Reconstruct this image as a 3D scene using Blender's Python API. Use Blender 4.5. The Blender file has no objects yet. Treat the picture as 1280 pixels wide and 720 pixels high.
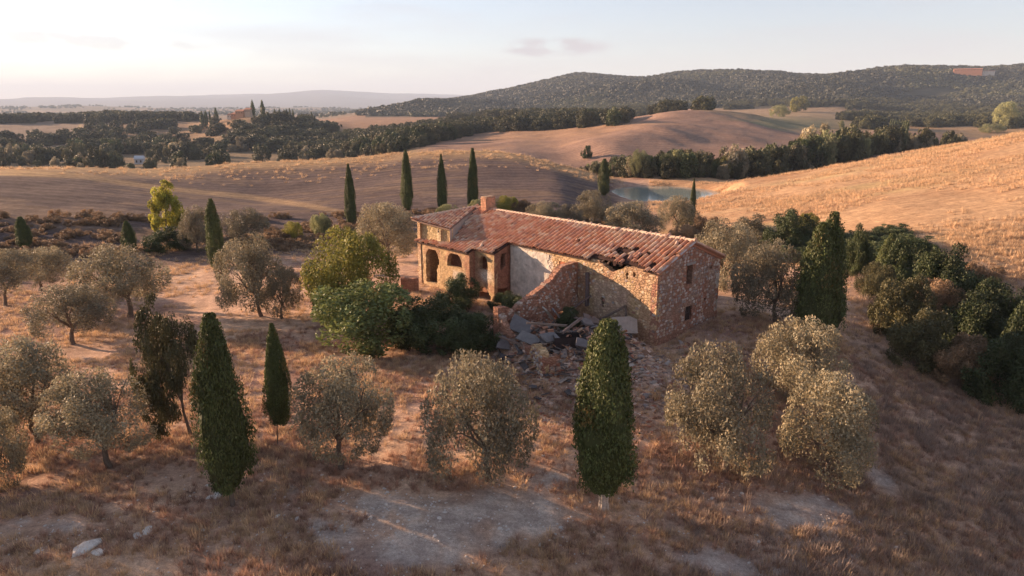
import bpy, math, random
import numpy as np
from mathutils import Vector, Matrix
PI = math.pi
SC = bpy.context.scene
COL = SC.collection
rs = np.random.RandomState(7)
random.seed(7)

# ------------------------------------------------------------------ camera
CAM_H = 18.0
FPX = 880.0                                   # focal length in 1280-wide pixels
TH = math.atan(226 / FPX)                     # downward pitch
cT, sT = math.cos(TH), math.sin(TH)
cam_d = bpy.data.cameras.new("camera"); cam = bpy.data.objects.new("camera", cam_d); COL.objects.link(cam)
cam_d.sensor_width = 36; cam_d.lens = FPX / 1280 * 36
cam_d.clip_start = 0.5; cam_d.clip_end = 90000
cam.location = (0, 0, CAM_H); cam.rotation_euler = (PI / 2 - TH, 0, 0)
SC.camera = cam
SC.view_settings.view_transform = 'Standard'; SC.view_settings.look = 'None'
SC.view_settings.exposure = 1.85; SC.view_settings.gamma = 1.0
SC.render.engine = 'CYCLES'

# ------------------------------------------------------------------ sky and sun
SUN_EL = math.radians(12.0)
SUN_H = Vector((-0.9015, 0.4313, 0)).normalized()          # horizontal direction towards the sun
world = bpy.data.worlds.new("World"); SC.world = world; world.use_nodes = True
wn = world.node_tree; wn.nodes.clear()
def N(t, typ, **kw):
    n = t.nodes.new(typ)
    for k, v in kw.items(): setattr(n, k, v)
    return n
sky = N(wn, 'ShaderNodeTexSky', sky_type='NISHITA'); sky.sun_disc = False
sky.sun_elevation = SUN_EL; sky.sun_rotation = math.atan2(SUN_H.x, SUN_H.y)
sky.altitude = 200; sky.air_density = 1.0; sky.dust_density = .35; sky.ozone_density = 2.5
bg = N(wn, 'ShaderNodeBackground'); bg.inputs[1].default_value = 0.064
wo = N(wn, 'ShaderNodeOutputWorld')
# thin high cloud, as a veil of cloud colour in the sky
tc = N(wn, 'ShaderNodeTexCoord')
mp = N(wn, 'ShaderNodeMapping'); mp.inputs['Scale'].default_value = (1.6, 1.6, 11)
no = N(wn, 'ShaderNodeTexNoise'); no.inputs['Scale'].default_value = 2.3; no.inputs['Detail'].default_value = 7; no.inputs['Roughness'].default_value = .55
rp = N(wn, 'ShaderNodeValToRGB'); rp.color_ramp.elements[0].position = .44; rp.color_ramp.elements[1].position = .72
rp.color_ramp.elements[1].color = (.45, .45, .45, 1)
wn.links.new(tc.outputs['Generated'], mp.inputs[0]); wn.links.new(mp.outputs[0], no.inputs['Vector']); wn.links.new(no.outputs[0], rp.inputs[0])
mx = N(wn, 'ShaderNodeMix', data_type='RGBA'); mx.inputs['B'].default_value = (3.1, 2.85, 2.95, 1)
sx_ = N(wn, 'ShaderNodeSeparateXYZ'); wn.links.new(tc.outputs['Generated'], sx_.inputs[0])
def M_(op, a, b=None):
    n = N(wn, 'ShaderNodeMath', operation=op)
    for i, v in enumerate((a, b)):
        if v is None: continue
        if isinstance(v, (int, float)): n.inputs[i].default_value = v
        else: wn.links.new(v, n.inputs[i])
    return n.outputs[0]
def puff(az0, el0, wa, we):      # one small cloud: a soft ellipse in the sky, broken up by noise
    az_ = M_('ARCTAN2', sx_.outputs[0], sx_.outputs[1]); a2 = M_('POWER', M_('MULTIPLY', M_('SUBTRACT', az_, az0), 1 / wa), 2); e2 = M_('POWER', M_('ABSOLUTE', M_('MULTIPLY', M_('SUBTRACT', sx_.outputs[2], el0), 1 / we)), 2)
    m_ = M_('MAXIMUM', M_('SUBTRACT', 1.0, M_('ADD', a2, e2)), 0.0)
    nn = N(wn, 'ShaderNodeTexNoise'); nn.inputs['Scale'].default_value = 26; nn.inputs['Detail'].default_value = 6; mm = N(wn, 'ShaderNodeMapping'); mm.inputs['Scale'].default_value = (1, 1, 2.6)
    wn.links.new(tc.outputs['Generated'], mm.inputs[0]); wn.links.new(mm.outputs[0], nn.inputs['Vector'])
    return M_('MINIMUM', M_('MULTIPLY', M_('MULTIPLY', m_, M_('MAXIMUM', M_('SUBTRACT', nn.outputs[0], .36), 0.0)), 6.0), .8)
cl_ = M_('ADD', puff(.055, .078, .085, .014), M_('MULTIPLY', puff(-.52, .075, .16, .012), .5))
mc_ = N(wn, 'ShaderNodeMix', data_type='RGBA'); mc_.inputs['B'].default_value = (2.75, 2.45, 2.55, 1); wn.links.new(cl_, mc_.inputs['Factor']); wn.links.new(mx.outputs['Result'], mc_.inputs['A'])
wn.links.new(rp.outputs[0], mx.inputs['Factor']); hs_ = N(wn, 'ShaderNodeHueSaturation'); hs_.inputs['Saturation'].default_value = .75; wn.links.new(sky.outputs[0], hs_.inputs['Color'])
ml_ = N(wn, 'ShaderNodeMix', data_type='RGBA', blend_type='MULTIPLY'); ml_.inputs['Factor'].default_value = 1; ml_.inputs['B'].default_value = (1.07, .955, .955, 1)
wn.links.new(hs_.outputs[0], ml_.inputs['A']); wn.links.new(ml_.outputs['Result'], mx.inputs['A'])
wn.links.new(mc_.outputs['Result'], bg.inputs[0]); wn.links.new(bg.outputs[0], wo.inputs[0])

sun_d = bpy.data.lights.new("sun", 'SUN'); sun = bpy.data.objects.new("sun", sun_d); COL.objects.link(sun)
sun_d.energy = 5.0; sun_d.angle = math.radians(0.5); sun_d.color = (1.0, 0.655, 0.42)
# (horizontal sun direction, elevation)
sv = Vector((SUN_H.x * math.cos(SUN_EL), SUN_H.y * math.cos(SUN_EL), math.sin(SUN_EL)))
sun.rotation_euler = sv.to_track_quat('Z', 'Y').to_euler()

# ------------------------------------------------------------------ helpers
def tag(o, label=None, cat=None, group=None, kind=None):
    if label: o['label'] = label
    if cat: o['category'] = cat
    if group: o['group'] = group
    if kind: o['kind'] = kind
    return o

class Geo:
    """collects vertices, tris / quads and a colour per vertex"""
    def __init__(s): s.V = []; s.F = []; s.C = []; s.n = 0; s.M = []
    def add(s, V, F, col=(1, 1, 1), m=0):
        V = np.asarray(V, float).reshape(-1, 3); F = np.asarray(F, int)
        c = np.asarray(col, float)
        if c.ndim == 1: c = np.tile(c[:3], (len(V), 1))
        s.V.append(V); s.C.append(c); s.F.append(F + s.n); s.M.append(m); s.n += len(V)
    def mesh(s, name, mats, smooth=False):
        me = bpy.data.meshes.new(name)
        V = np.concatenate(s.V); C = np.concatenate(s.C)
        me.vertices.add(len(V)); me.vertices.foreach_set('co', V.astype(np.float32).ravel())
        tot = np.concatenate([np.full(len(f), f.shape[1]) for f in s.F]) if s.F else np.zeros(0, int)
        mi = np.concatenate([np.full(len(f), m) for f, m in zip(s.F, s.M)])
        vi = np.concatenate([f.ravel() for f in s.F])
        me.loops.add(len(vi)); me.loops.foreach_set('vertex_index', vi.astype(np.int32))
        me.polygons.add(len(tot)); st = np.concatenate([[0], np.cumsum(tot)[:-1]])
        me.polygons.foreach_set('loop_start', st.astype(np.int32))
        try: me.polygons.foreach_set('loop_total', tot.astype(np.int32))
        except Exception: pass
        me.polygons.foreach_set('material_index', mi.astype(np.int32))
        me.polygons.foreach_set('use_smooth', np.full(len(tot), smooth))
        me.update(calc_edges=True)
        a = me.attributes.new('tint', 'FLOAT_COLOR', 'POINT')
        a.data.foreach_set('color', np.concatenate([C, np.ones((len(C), 1))], 1).astype(np.float32).ravel())
        for m in (mats if isinstance(mats, (list, tuple)) else [mats]): me.materials.append(m)
        return me
    def obj(s, name, mats, parent=None, smooth=False, loc=None, link=True):
        o = bpy.data.objects.new(name, s.mesh(name, mats, smooth))
        if link: COL.objects.link(o)
        if parent: o.parent = parent
        if loc is not None: o.location = loc
        return o

def empty(name, loc=(0, 0, 0), rz=0.0):
    o = bpy.data.objects.new(name, None); COL.objects.link(o); o.location = loc; o.rotation_euler = (0, 0, rz)
    o.empty_display_size = .2
    return o
def inst(name, me, parent=None, loc=(0, 0, 0), rot=(0, 0, 0), sc=(1, 1, 1)):
    o = bpy.data.objects.new(name, me); COL.objects.link(o); o.parent = parent
    o.location = loc; o.rotation_euler = rot; o.scale = sc
    return o

def box(x0, x1, y0, y1, z0, z1, jit=0.0):
    V = np.array([[x, y, z] for z in (z0, z1) for y in (y0, y1) for x in (x0, x1)], float)
    if jit: V += rs.uniform(-jit, jit, V.shape)
    F = np.array([[0, 2, 3, 1], [4, 5, 7, 6], [0, 1, 5, 4], [2, 6, 7, 3], [0, 4, 6, 2], [1, 3, 7, 5]])
    return V, F
def tube(pts, rad, k=7):
    pts = np.array(pts, float); n = len(pts); rad = np.broadcast_to(np.array(rad, float), (n,))
    V = []
    for i in range(n):
        d = pts[min(i + 1, n - 1)] - pts[max(i - 1, 0)]; d /= np.linalg.norm(d) + 1e-9
        a = np.cross(d, [.13, .97, .2]); a /= np.linalg.norm(a); b = np.cross(d, a)
        t = np.arange(k) * 2 * PI / k
        V.append(pts[i] + rad[i] * (np.cos(t)[:, None] * a + np.sin(t)[:, None] * b))
    V = np.concatenate(V)
    F = [[i * k + j, i * k + (j + 1) % k, (i + 1) * k + (j + 1) % k, (i + 1) * k + j] for i in range(n - 1) for j in range(k)]
    V = np.concatenate([V, pts[-1:]]); last = len(V) - 1
    F += [[(n - 1) * k + j, (n - 1) * k + (j + 1) % k, last, last] for j in range(k)]
    return V, np.array([f for f in F if f[2] != f[3]]), np.array([f[:3] for f in F if f[2] == f[3]])
def add_tube(g, pts, rad, col, k=7, m=0):
    V, F4, F3 = tube(pts, rad, k)
    n0 = g.n; g.add(V, F4, col, m)
    g.F.append(F3 + n0); g.M.append(m)

def hash2(ix, iy, seed):
    h = (ix.astype(np.int64) * 374761393 + iy.astype(np.int64) * 668265263 + seed * 1442695041) & 0xffffffff
    h = ((h ^ (h >> 13)) * 1274126177) & 0xffffffff
    return ((h ^ (h >> 16)) & 0xffff) / 65535.0
def vnoise(x, y, seed=0):
    x = np.asarray(x, float); y = np.asarray(y, float)
    ix = np.floor(x); iy = np.floor(y); fx = x - ix; fy = y - iy
    fx = fx * fx * (3 - 2 * fx); fy = fy * fy * (3 - 2 * fy)
    a = hash2(ix, iy, seed); b = hash2(ix + 1, iy, seed); c = hash2(ix, iy + 1, seed); d = hash2(ix + 1, iy + 1, seed)
    return (a + (b - a) * fx) * (1 - fy) + (c + (d - c) * fx) * fy
def fbm(x, y, seed=0, octv=4, gain=.5):
    s = 0; a = 1; t = 0
    for o in range(octv):
        s = s + a * (vnoise(x * 2 ** o + 17.3 * o, y * 2 ** o - 9.1 * o, seed + o) - .5); t += a; a *= gain
    return s / t * 2          # about -1..1
def sstep(a, b, x): t = np.clip((x - a) / (b - a), 0, 1); return t * t * (3 - 2 * t)

# ------------------------------------------------------------------ materials
MATS = {}
def mat_base(name):
    m = bpy.data.materials.new(name); m.use_nodes = True; t = m.node_tree; t.nodes.clear()
    out = N(t, 'ShaderNodeOutputMaterial'); return m, t, out
def L(t, a, b): t.links.new(a, b)
def rgb(t, c): n = N(t, 'ShaderNodeRGB'); n.outputs[0].default_value = (*c, 1); return n.outputs[0]
def mixc(t, f, a, b, bt='MIX'):
    n = N(t, 'ShaderNodeMix', data_type='RGBA', blend_type=bt)
    for s, v in (('Factor', f), ('A', a), ('B', b)):
        if isinstance(v, (int, float)): n.inputs[s].default_value = v
        elif isinstance(v, tuple): n.inputs[s].default_value = (*v, 1)
        else: L(t, v, n.inputs[s])
    return n.outputs['Result']
def ramp(t, x, p0, p1, c0=(0, 0, 0), c1=(1, 1, 1)):
    n = N(t, 'ShaderNodeValToRGB'); n.color_ramp.elements[0].position = p0; n.color_ramp.elements[1].position = p1
    n.color_ramp.elements[0].color = (*c0, 1); n.color_ramp.elements[1].color = (*c1, 1); L(t, x, n.inputs[0]); return n.outputs[0]
def noise(t, scale, detail=4, rough=.55, vec=None):
    n = N(t, 'ShaderNodeTexNoise'); n.inputs['Scale'].default_value = scale; n.inputs['Detail'].default_value = detail; n.inputs['Roughness'].default_value = rough
    if vec is not None: L(t, vec, n.inputs['Vector'])
    return n.outputs[0]
def bump(t, h, st, dist=.1):
    n = N(t, 'ShaderNodeBump'); n.inputs['Strength'].default_value = st; n.inputs['Distance'].default_value = dist; L(t, h, n.inputs['Height']); return n.outputs[0]
def tint(t): n = N(t, 'ShaderNodeAttribute'); n.attribute_name = 'tint'; return n.outputs['Color']
def rnd(t): n = N(t, 'ShaderNodeObjectInfo'); return n.outputs['Random']

def foliage_mat(name, col, trans=.28, var=.25, rough=.6):
    m, t, out = mat_base(name)
    c = mixc(t, 1.0, tint(t), col, 'MULTIPLY')
    r = ramp(t, rnd(t), 0, 1, (1 - var,) * 3, (1 + var, 1 + var * .9, 1 + var * .6))
    c = mixc(t, 1.0, c, r, 'MULTIPLY')
    p = N(t, 'ShaderNodeBsdfPrincipled'); p.inputs['Roughness'].default_value = rough; p.inputs['Specular IOR Level'].default_value = .25
    tr = N(t, 'ShaderNodeBsdfTranslucent'); ms = N(t, 'ShaderNodeMixShader'); ms.inputs[0].default_value = trans
    L(t, c, p.inputs[0]); L(t, c, tr.inputs[0]); L(t, p.outputs[0], ms.inputs[1]); L(t, tr.outputs[0], ms.inputs[2]); L(t, ms.outputs[0], out.inputs[0])
    return m
def solid_mat(name, scale=6, amt=.25, bst=.4, rough=.9, bdist=.05, usernd=0.0):
    m, t, out = mat_base(name)
    tcn = N(t, 'ShaderNodeTexCoord').outputs['Object']
    nz = noise(t, scale, 6, .62, tcn); n2 = noise(t, scale * 6, 3, .6, tcn)
    c = mixc(t, 1.0, tint(t), ramp(t, nz, .25, .75, (1 - amt,) * 3, (1 + amt,) * 3), 'MULTIPLY')
    c = mixc(t, 1.0, c, ramp(t, n2, .25, .75, (1 - amt * .6,) * 3, (1 + amt * .6,) * 3), 'MULTIPLY')
    if usernd: c = mixc(t, 1.0, c, ramp(t, rnd(t), 0, 1, (1 - usernd,) * 3, (1 + usernd,) * 3), 'MULTIPLY')
    p = N(t, 'ShaderNodeBsdfPrincipled'); p.inputs['Roughness'].default_value = rough; p.inputs['Specular IOR Level'].default_value = .2
    L(t, c, p.inputs[0]); L(t, bump(t, n2, bst, bdist), p.inputs['Normal']); L(t, p.outputs[0], out.inputs[0])
    return m

def ground_mat(nm='dry_ground', rows=False):
    m, t, out = mat_base(nm)
    tcn = N(t, 'ShaderNodeTexCoord').outputs['Object']
    mpn = N(t, 'ShaderNodeMapping'); mpn.inputs['Rotation'].default_value = (0, 0, .5); mpn.inputs['Scale'].default_value = (.35, 1.6, 1); L(t, tcn, mpn.inputs[0])
    na = noise(t, .9, 8, .68, tcn); nb = noise(t, 5.5, 6, .7, tcn); ns = noise(t, .8, 7, .7, mpn.outputs[0])
    nl = noise(t, .045, 5, .6, tcn)
    c = mixc(t, 1.0, tint(t), ramp(t, na, .3, .7, (.70, .66, .64), (1.30, 1.30, 1.26)), 'MULTIPLY')
    c = mixc(t, 1.0, c, ramp(t, nb, .3, .7, (.72, .71, .70), (1.28, 1.28, 1.26)), 'MULTIPLY')
    c = mixc(t, 1.0, c, ramp(t, ns, .35, .7, (.80, .77, .75), (1.22, 1.22, 1.18)), 'MULTIPLY')
    c = mixc(t, 1.0, c, ramp(t, nl, .35, .65, (.86, .85, .85), (1.14, 1.13, 1.10)), 'MULTIPLY')
    nf = noise(t, 26, 3, .6, tcn); c = mixc(t, 1.0, c, ramp(t, nf, .3, .7, (.74, .73, .73), (1.26, 1.26, 1.25)), 'MULTIPLY')
    if rows:
        wv = N(t, 'ShaderNodeTexWave'); wv.inputs['Scale'].default_value = .07; wv.inputs['Distortion'].default_value = 5; wv.inputs['Detail'].default_value = 3; wv.inputs['Detail Scale'].default_value = .35
        mr = N(t, 'ShaderNodeMapping'); mr.inputs['Rotation'].default_value = (0, 0, 1.25); L(t, tcn, mr.inputs[0]); L(t, mr.outputs[0], wv.inputs['Vector'])
        c = mixc(t, 1.0, c, ramp(t, wv.outputs['Color'], 0, 1, (.88, .87, .87), (1.12, 1.12, 1.11)), 'MULTIPLY')
    p = N(t, 'ShaderNodeBsdfPrincipled'); p.inputs['Roughness'].default_value = 1; p.inputs['Specular IOR Level'].default_value = .05
    h = N(t, 'ShaderNodeMath', operation='ADD'); L(t, na, h.inputs[0]); L(t, nb, h.inputs[1])
    L(t, c, p.inputs[0]); L(t, bump(t, h.outputs[0], .55, .22), p.inputs['Normal']); L(t, p.outputs[0], out.inputs[0])
    return m
def masonry_mat(name, scale, joint=(.55, .5, .45), bst=.7, zsq=1.6, strength=.8):
    m, t, out = mat_base(name)
    tcn = N(t, 'ShaderNodeTexCoord').outputs['Object']
    mpn = N(t, 'ShaderNodeMapping'); mpn.inputs['Scale'].default_value = (scale, scale, scale * zsq); L(t, tcn, mpn.inputs[0])
    wob = N(t, 'ShaderNodeVectorMath', operation='ADD')
    nzv = N(t, 'ShaderNodeTexNoise'); nzv.inputs['Scale'].default_value = 3; L(t, tcn, nzv.inputs['Vector'])
    L(t, mpn.outputs[0], wob.inputs[0]); L(t, nzv.outputs['Color'], wob.inputs[1])
    v = N(t, 'ShaderNodeTexVoronoi', feature='DISTANCE_TO_EDGE'); v.inputs['Scale'].default_value = 1; L(t, wob.outputs[0], v.inputs['Vector'])
    vc = N(t, 'ShaderNodeTexVoronoi'); vc.inputs['Scale'].default_value = 1; L(t, wob.outputs[0], vc.inputs['Vector'])
    e = ramp(t, v.outputs['Distance'], .02, .16)
    sep = N(t, 'ShaderNodeSeparateColor'); L(t, vc.outputs['Color'], sep.inputs[0])
    cc = ramp(t, sep.outputs[0], 0, 1, (1 - .55 * strength, 1 - .58 * strength, 1 - .6 * strength), (1 + .5 * strength, 1 + .45 * strength, 1 + .45 * strength))
    c = mixc(t, 1.0, tint(t), cc, 'MULTIPLY')
    cj = mixc(t, 1.0, tint(t), joint, 'MULTIPLY')
    nz = noise(t, 2.2, 7, .65, tcn)
    c = mixc(t, e, cj, c); c = mixc(t, 1.0, c, ramp(t, nz, .3, .7, (.75, .74, .73), (1.25, 1.24, 1.22)), 'MULTIPLY')
    n2 = noise(t, 22, 4, .6, tcn)
    h = N(t, 'ShaderNodeMath', operation='MULTIPLY_ADD'); L(t, n2, h.inputs[0]); h.inputs[1].default_value = .5; L(t, e, h.inputs[2])
    p = N(t, 'ShaderNodeBsdfPrincipled'); p.inputs['Roughness'].default_value = .95; p.inputs['Specular IOR Level'].default_value = .1
    L(t, c, p.inputs[0]); L(t, bump(t, h.outputs[0], bst, .05), p.inputs['Normal']); L(t, p.outputs[0], out.inputs[0])
    return m
M_ground = ground_mat(); M_field = ground_mat('stubble', True)
M_olive = foliage_mat('olive_leaves', (.275, .245, .17))
M_cyp = foliage_mat('cypress_leaves', (.085, .105, .034), .14, .15)
M_dark = foliage_mat('dark_leaves', (.065, .085, .036), .15)
M_juniper = foliage_mat('juniper_leaves', (.105, .10, .05), .15)
M_green = foliage_mat('bright_leaves', (.25, .24, .06), .35)
M_fig = foliage_mat('fig_leaves', (.17, .21, .08), .3)
M_yellow = foliage_mat('poplar_leaves', (.42, .40, .07), .4)
M_pale = foliage_mat('pale_willow_leaves', (.26, .27, .14), .3)
M_scrub = foliage_mat('scrub_leaves', (.30, .205, .125), .2)
M_wood = foliage_mat('woodland_leaves', (.080, .085, .045), .12, .35)
M_grass = foliage_mat('dry_grass_blades', (.62, .45, .30), .3, .3)
M_bark = solid_mat('bark', 8, .3, .8)
M_stone = solid_mat('stone', 4, .22, .5, usernd=.12)
M_tile = solid_mat('terracotta', 5, .14, .3, .85, usernd=.05)
M_slab = solid_mat('concrete_slab', 3, .2, .5)
M_timber = solid_mat('old_timber', 5, .3, .6)
M_rubblew = masonry_mat('rubble_masonry', 3.0, (.70, .66, .62), .8, 1.7, .36)
M_brickw = masonry_mat('brick_masonry', 5.5, (.75, .68, .6), .45, 2.2, .45)
M_plaster = masonry_mat('old_plaster', 1.6, (.93, .92, .9), .3, 1.0, .12)

# ------------------------------------------------------------------ terrain
def pray(px, py): u = (px - 640) / FPX; v = (360 - py) / FPX; return np.array([u, cT + v * sT, -sT + v * cT])
def pt(px, py, D): d = pray(px, py); t = D / math.hypot(d[0], d[1]); return np.array([0, 0, CAM_H]) + t * d
HA = np.array([10.8326, 50.7804]); HE = np.array([.6774, -.7356]); HY = np.array([.7356, .6774])   # house corner and axes
def hloc(x, y): dx = x - HA[0]; dy = y - HA[1]; return dx * HE[0] + dy * HE[1], dx * HY[0] + dy * HY[1]

def softplus(x, w): return w * np.logaddexp(0, x / w)
def near_z(x, y):
    D = np.hypot(x, y); az = np.degrees(np.arctan2(x, y))
    p = .75 * x - .66 * y
    z = -.21 * softplus(p + 20.5, 3.0)
    z = z - .02 * softplus(27 - D, 4) * sstep(-40, 0, az)
    z = -softplus(z + 9.5, 2.0) * -1 - 9.5 if False else z
    z = np.maximum(z, -11) - .05 * softplus(-(x + 14), 3)
    lx, ly = hloc(x, y)
    # house platform
    r = np.hypot(np.maximum(np.maximum(-28.5 - lx, lx - 1.0), 0), np.maximum(np.maximum(-4 - ly, ly - 9.5), 0))
    hp = np.clip(.25 + .75 * sstep(0, 8, ly) + .65 * sstep(9, 15, -lx), 0, 1)
    r = np.where(ly < -3, r * (1 + .35 * sstep(-16, -8, lx)), r)
    z = z + (hp - z) * np.exp(-(r / 7.5) ** 2)
    z = z - 1.15 * np.exp(-((lx - .3) / 4.6) ** 2 - ((ly + 12.6) / 2.9) ** 2)
    # collapsed annex mound and the rubble apron below it
    m = np.exp(-(np.abs((lx + 4.3) / 4.3) ** 5 + np.abs((ly + 4.7) / 4.25) ** 6))
    z = z + 1.25 * m
    m2 = np.exp(-(((lx - 3.2) / 4.0) ** 2 + ((ly + 6.0) / 5.0) ** 2)); z = z + .25 * m2 + .16 * fbm(x / .7, y / .7, 13, 2) * np.clip(m + m2, 0, 1)
    z = z + .5 * np.exp(-(((x + 19) / 9) ** 2 + ((y - 27) / 3.5) ** 2))
    z = z + .35 * fbm(x / 9, y / 9, 5, 3) * sstep(3, 9, np.maximum(r, 0)) + .10 * fbm(x / 1.8, y / 1.8, 9, 3)
    return z

def line(*p):     # control line: (px, py or 'z', value, D)
    a, te, dd = [], [], []
    for q in p:
        if q[1] == 'z':
            px, _, z, D = q; d = pray(px, 200); az = math.degrees(math.atan2(d[0], d[1])); te.append((z - CAM_H) / D)
        else:
            px, py, D = q; d = pray(px, py); az = math.degrees(math.atan2(d[0], d[1])); te.append(d[2] / math.hypot(d[0], d[1]))
        a.append(az); dd.append(D)
    return np.array(a), np.array(te), np.array(dd)
LINES = [
 line((0,'z',-.6,105),(430,'z',-.8,105),(640,'z',-1.6,100),(740,'z',-2.2,100),(830,'z',-2.8,100),(920,'z',-2.6,100),(1000,'z',-1.8,100),(1060,'z',-.4,103),(1170,'z',1.2,106),(1280,'z',2.2,110),(1500,'z',3,110)),
 line((0,273,130),(200,275,128),(430,270,130),(600,262,132),(700,260,134),(770,'z',-3.6,140),(830,'z',-4.0,140),(870,'z',-3.8,140),(930,'z',-2.6,140),(1000,'z',-1,140),(1060,'z',1,142),(1130,'z',3,145),(1280,'z',6.3,150),(1500,'z',8,150)),
 line((0,222,182),(100,226,180),(200,238,176),(330,249,176),(430,236,180),(520,222,185),(600,218,185),(700,228,175),(770,'z',-4.4,165),(870,'z',-4.6,168),(930,'z',-2.2,172),(1000,'z',.1,175),(1060,'z',2.2,180),(1130,'z',4.2,185),(1280,'z',9,190),(1500,'z',12,190)),
 line((0,209,230),(100,209,235),(170,212,240),(200,212,240),(300,204,245),(400,200,245),(480,194,250),(520,189.5,250),(600,187.5,250),(650,192,245),(700,205,235),(740,218,215),(780,'z',-5.3,192),(830,'z',-5.6,192),(870,238,200),(930,227,210),(1000,215,220),(1060,204,225),(1130,192,230),(1200,180,230),(1280,165,230),(1500,150,230)),
 line((0,'z',-15,290),(430,'z',-14,290),(600,'z',-10,290),(700,'z',-9,280),(790,'z',-5.4,250),(870,'z',-5.6,250),(930,'z',-8,260),(1000,'z',-10,270),(1280,'z',-3,290),(1500,'z',2,290)),
 line((0,'z',-20,420),(430,'z',-19,420),(530,190,400),(600,187.5,400),(650,188,390),(700,205,345),(740,212,330),(830,215,310),(930,205,340),(1000,195,370),(1060,185,410),(1130,178,440),(1280,'z',-12,450),(1500,'z',-10,450)),
 line((0,'z',-22,780),(200,'z',-22,720),(270,'z',-23,640),(390,'z',-24,640),(440,'z',-20,700),(530,171,690),(600,169,650),(650,168,560),(700,180,450),(740,172,430),(770,166,430),(830,164,450),(880,165,480),(930,165,500),(1000,172,530),(1060,171,570),(1130,165,650),(1280,'z',-10,650),(1500,'z',-10,650)),
 line((0,152,1300),(95,152,1300),(110,148,1300),(180,146,1300),(240,151,1200),(262,153,1050),(290,148,980),(320,145,960),(390,151,980),(430,156,1000),(530,152,1050),(650,148,950),(750,150,820),(790,149,760),(830,141,740),(880,136.5,740),(930,142,730),(980,153,720),(1040,158,760),(1100,160,800),(1190,162,850),(1280,158,900),(1500,150,900)),
 line((0,'z',-12,1600),(250,'z',-18,1450),(400,'z',-12,1500),(430,150,1400),(530,147,1450),(700,'z',-4,1300),(790,'z',4,1150),(880,'z',6,1150),(930,148,1050),(1000,145,1100),(1060,146,1200),(1130,152,1200),(1280,148,1300),(1500,140,1300)),
 line((0,'z',-12,2000),(400,'z',-12,2000),(470,139,2300),(530,138,2100),(600,134,2000),(700,134,1850),(880,130,1750),(960,131,1600),(1060,129,1550),(1130,136,1650),(1280,135,1700),(1500,130,1700)),
 line((0,'z',-14,3000),(430,'z',-14,3200),(470,138,3100),(500,136,3000),(560,125,2950),(620,114,2900),(680,101,2850),(720,91,2800),(760,94,2750),(800,100,2700),(850,94,2650),(900,92,2600),(950,94,2600),(1000,99,2600),(1060,100,2600),(1130,90,2600),(1200,88,2600),(1280,85,2600),(1500,83,2600)),
 line((0,'z',-14,4200),(430,'z',-14,4400),(620,'z',10,4200),(1500,'z',30,4200)),
 line((0,134.5,6500),(100,132,6500),(240,136,6500),(330,135,6500),(400,134,6500),(460,136.5,6500),(500,'z',-5,6500),(1500,'z',-5,6500)),
 line((0,'z',-10,9500),(1500,'z',-10,9500)),
 line((-200,124,19000),(0,125,19000),(60,122,19000),(130,124,19000),(200,121,19000),(260,119,19000),(310,117,19000),(350,116.5,19000),(380,114.5,19000),(415,112.5,19000),(440,115,19000),(480,118,19000),(540,119,19000),(640,122,19000),(800,120,19000),(1500,120,19000)),
 line((0,'z',-10,25000),(1500,'z',-10,25000)),
]
azs = np.concatenate([np.arange(-180, -46, 2.0), np.arange(-46, 46, .15), np.arange(46, 180.1, 2.0)])
def pchip(X, Yv, x):
    h = np.diff(X); d = np.diff(Yv) / h
    m = np.zeros(len(X)); 
    for i in range(1, len(X) - 1):
        if d[i-1] * d[i] > 0:
            w1 = 2*h[i] + h[i-1]; w2 = h[i] + 2*h[i-1]; m[i] = (w1 + w2) / (w1 / d[i-1] + w2 / d[i])
    m[0] = d[0]; m[-1] = d[-1]
    i = np.clip(np.searchsorted(X, x) - 1, 0, len(X) - 2); t = (x - X[i]) / h[i]
    return Yv[i]*(1+2*t)*(1-t)**2 + m[i]*h[i]*t*(1-t)**2 + Yv[i+1]*t*t*(3-2*t) + m[i+1]*h[i]*t*t*(t-1)
LD = np.concatenate([np.arange(math.log(5), math.log(900), .0125), np.arange(math.log(900), math.log(26000), .03)])
DS = np.exp(LD)
TAB = np.zeros((len(azs), len(DS)))
nearmask = DS < 78
for i, a in enumerate(azs):
    sa, ca = math.sin(math.radians(a)), math.cos(math.radians(a))
    nz = near_z(DS[nearmask] * sa, DS[nearmask] * ca)
    a2 = max(-44.0, min(44.0, a)) if abs(a) < 90 else (44.0 if a > 0 else -44.0)
    X = [DS[nearmask][-6], DS[nearmask][-1]]; Yv = [nz[-6], nz[-1]]
    for (la, te, dd) in LINES:
        D = np.interp(a2, la, dd); z = CAM_H + D * np.interp(a2, la, te)
        X.append(D); Yv.append(z)
    X = np.array(X); Yv = np.array(Yv)
    TAB[i, nearmask] = nz
    TAB[i, ~nearmask] = pchip(X, Yv, DS[~nearmask])
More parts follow.
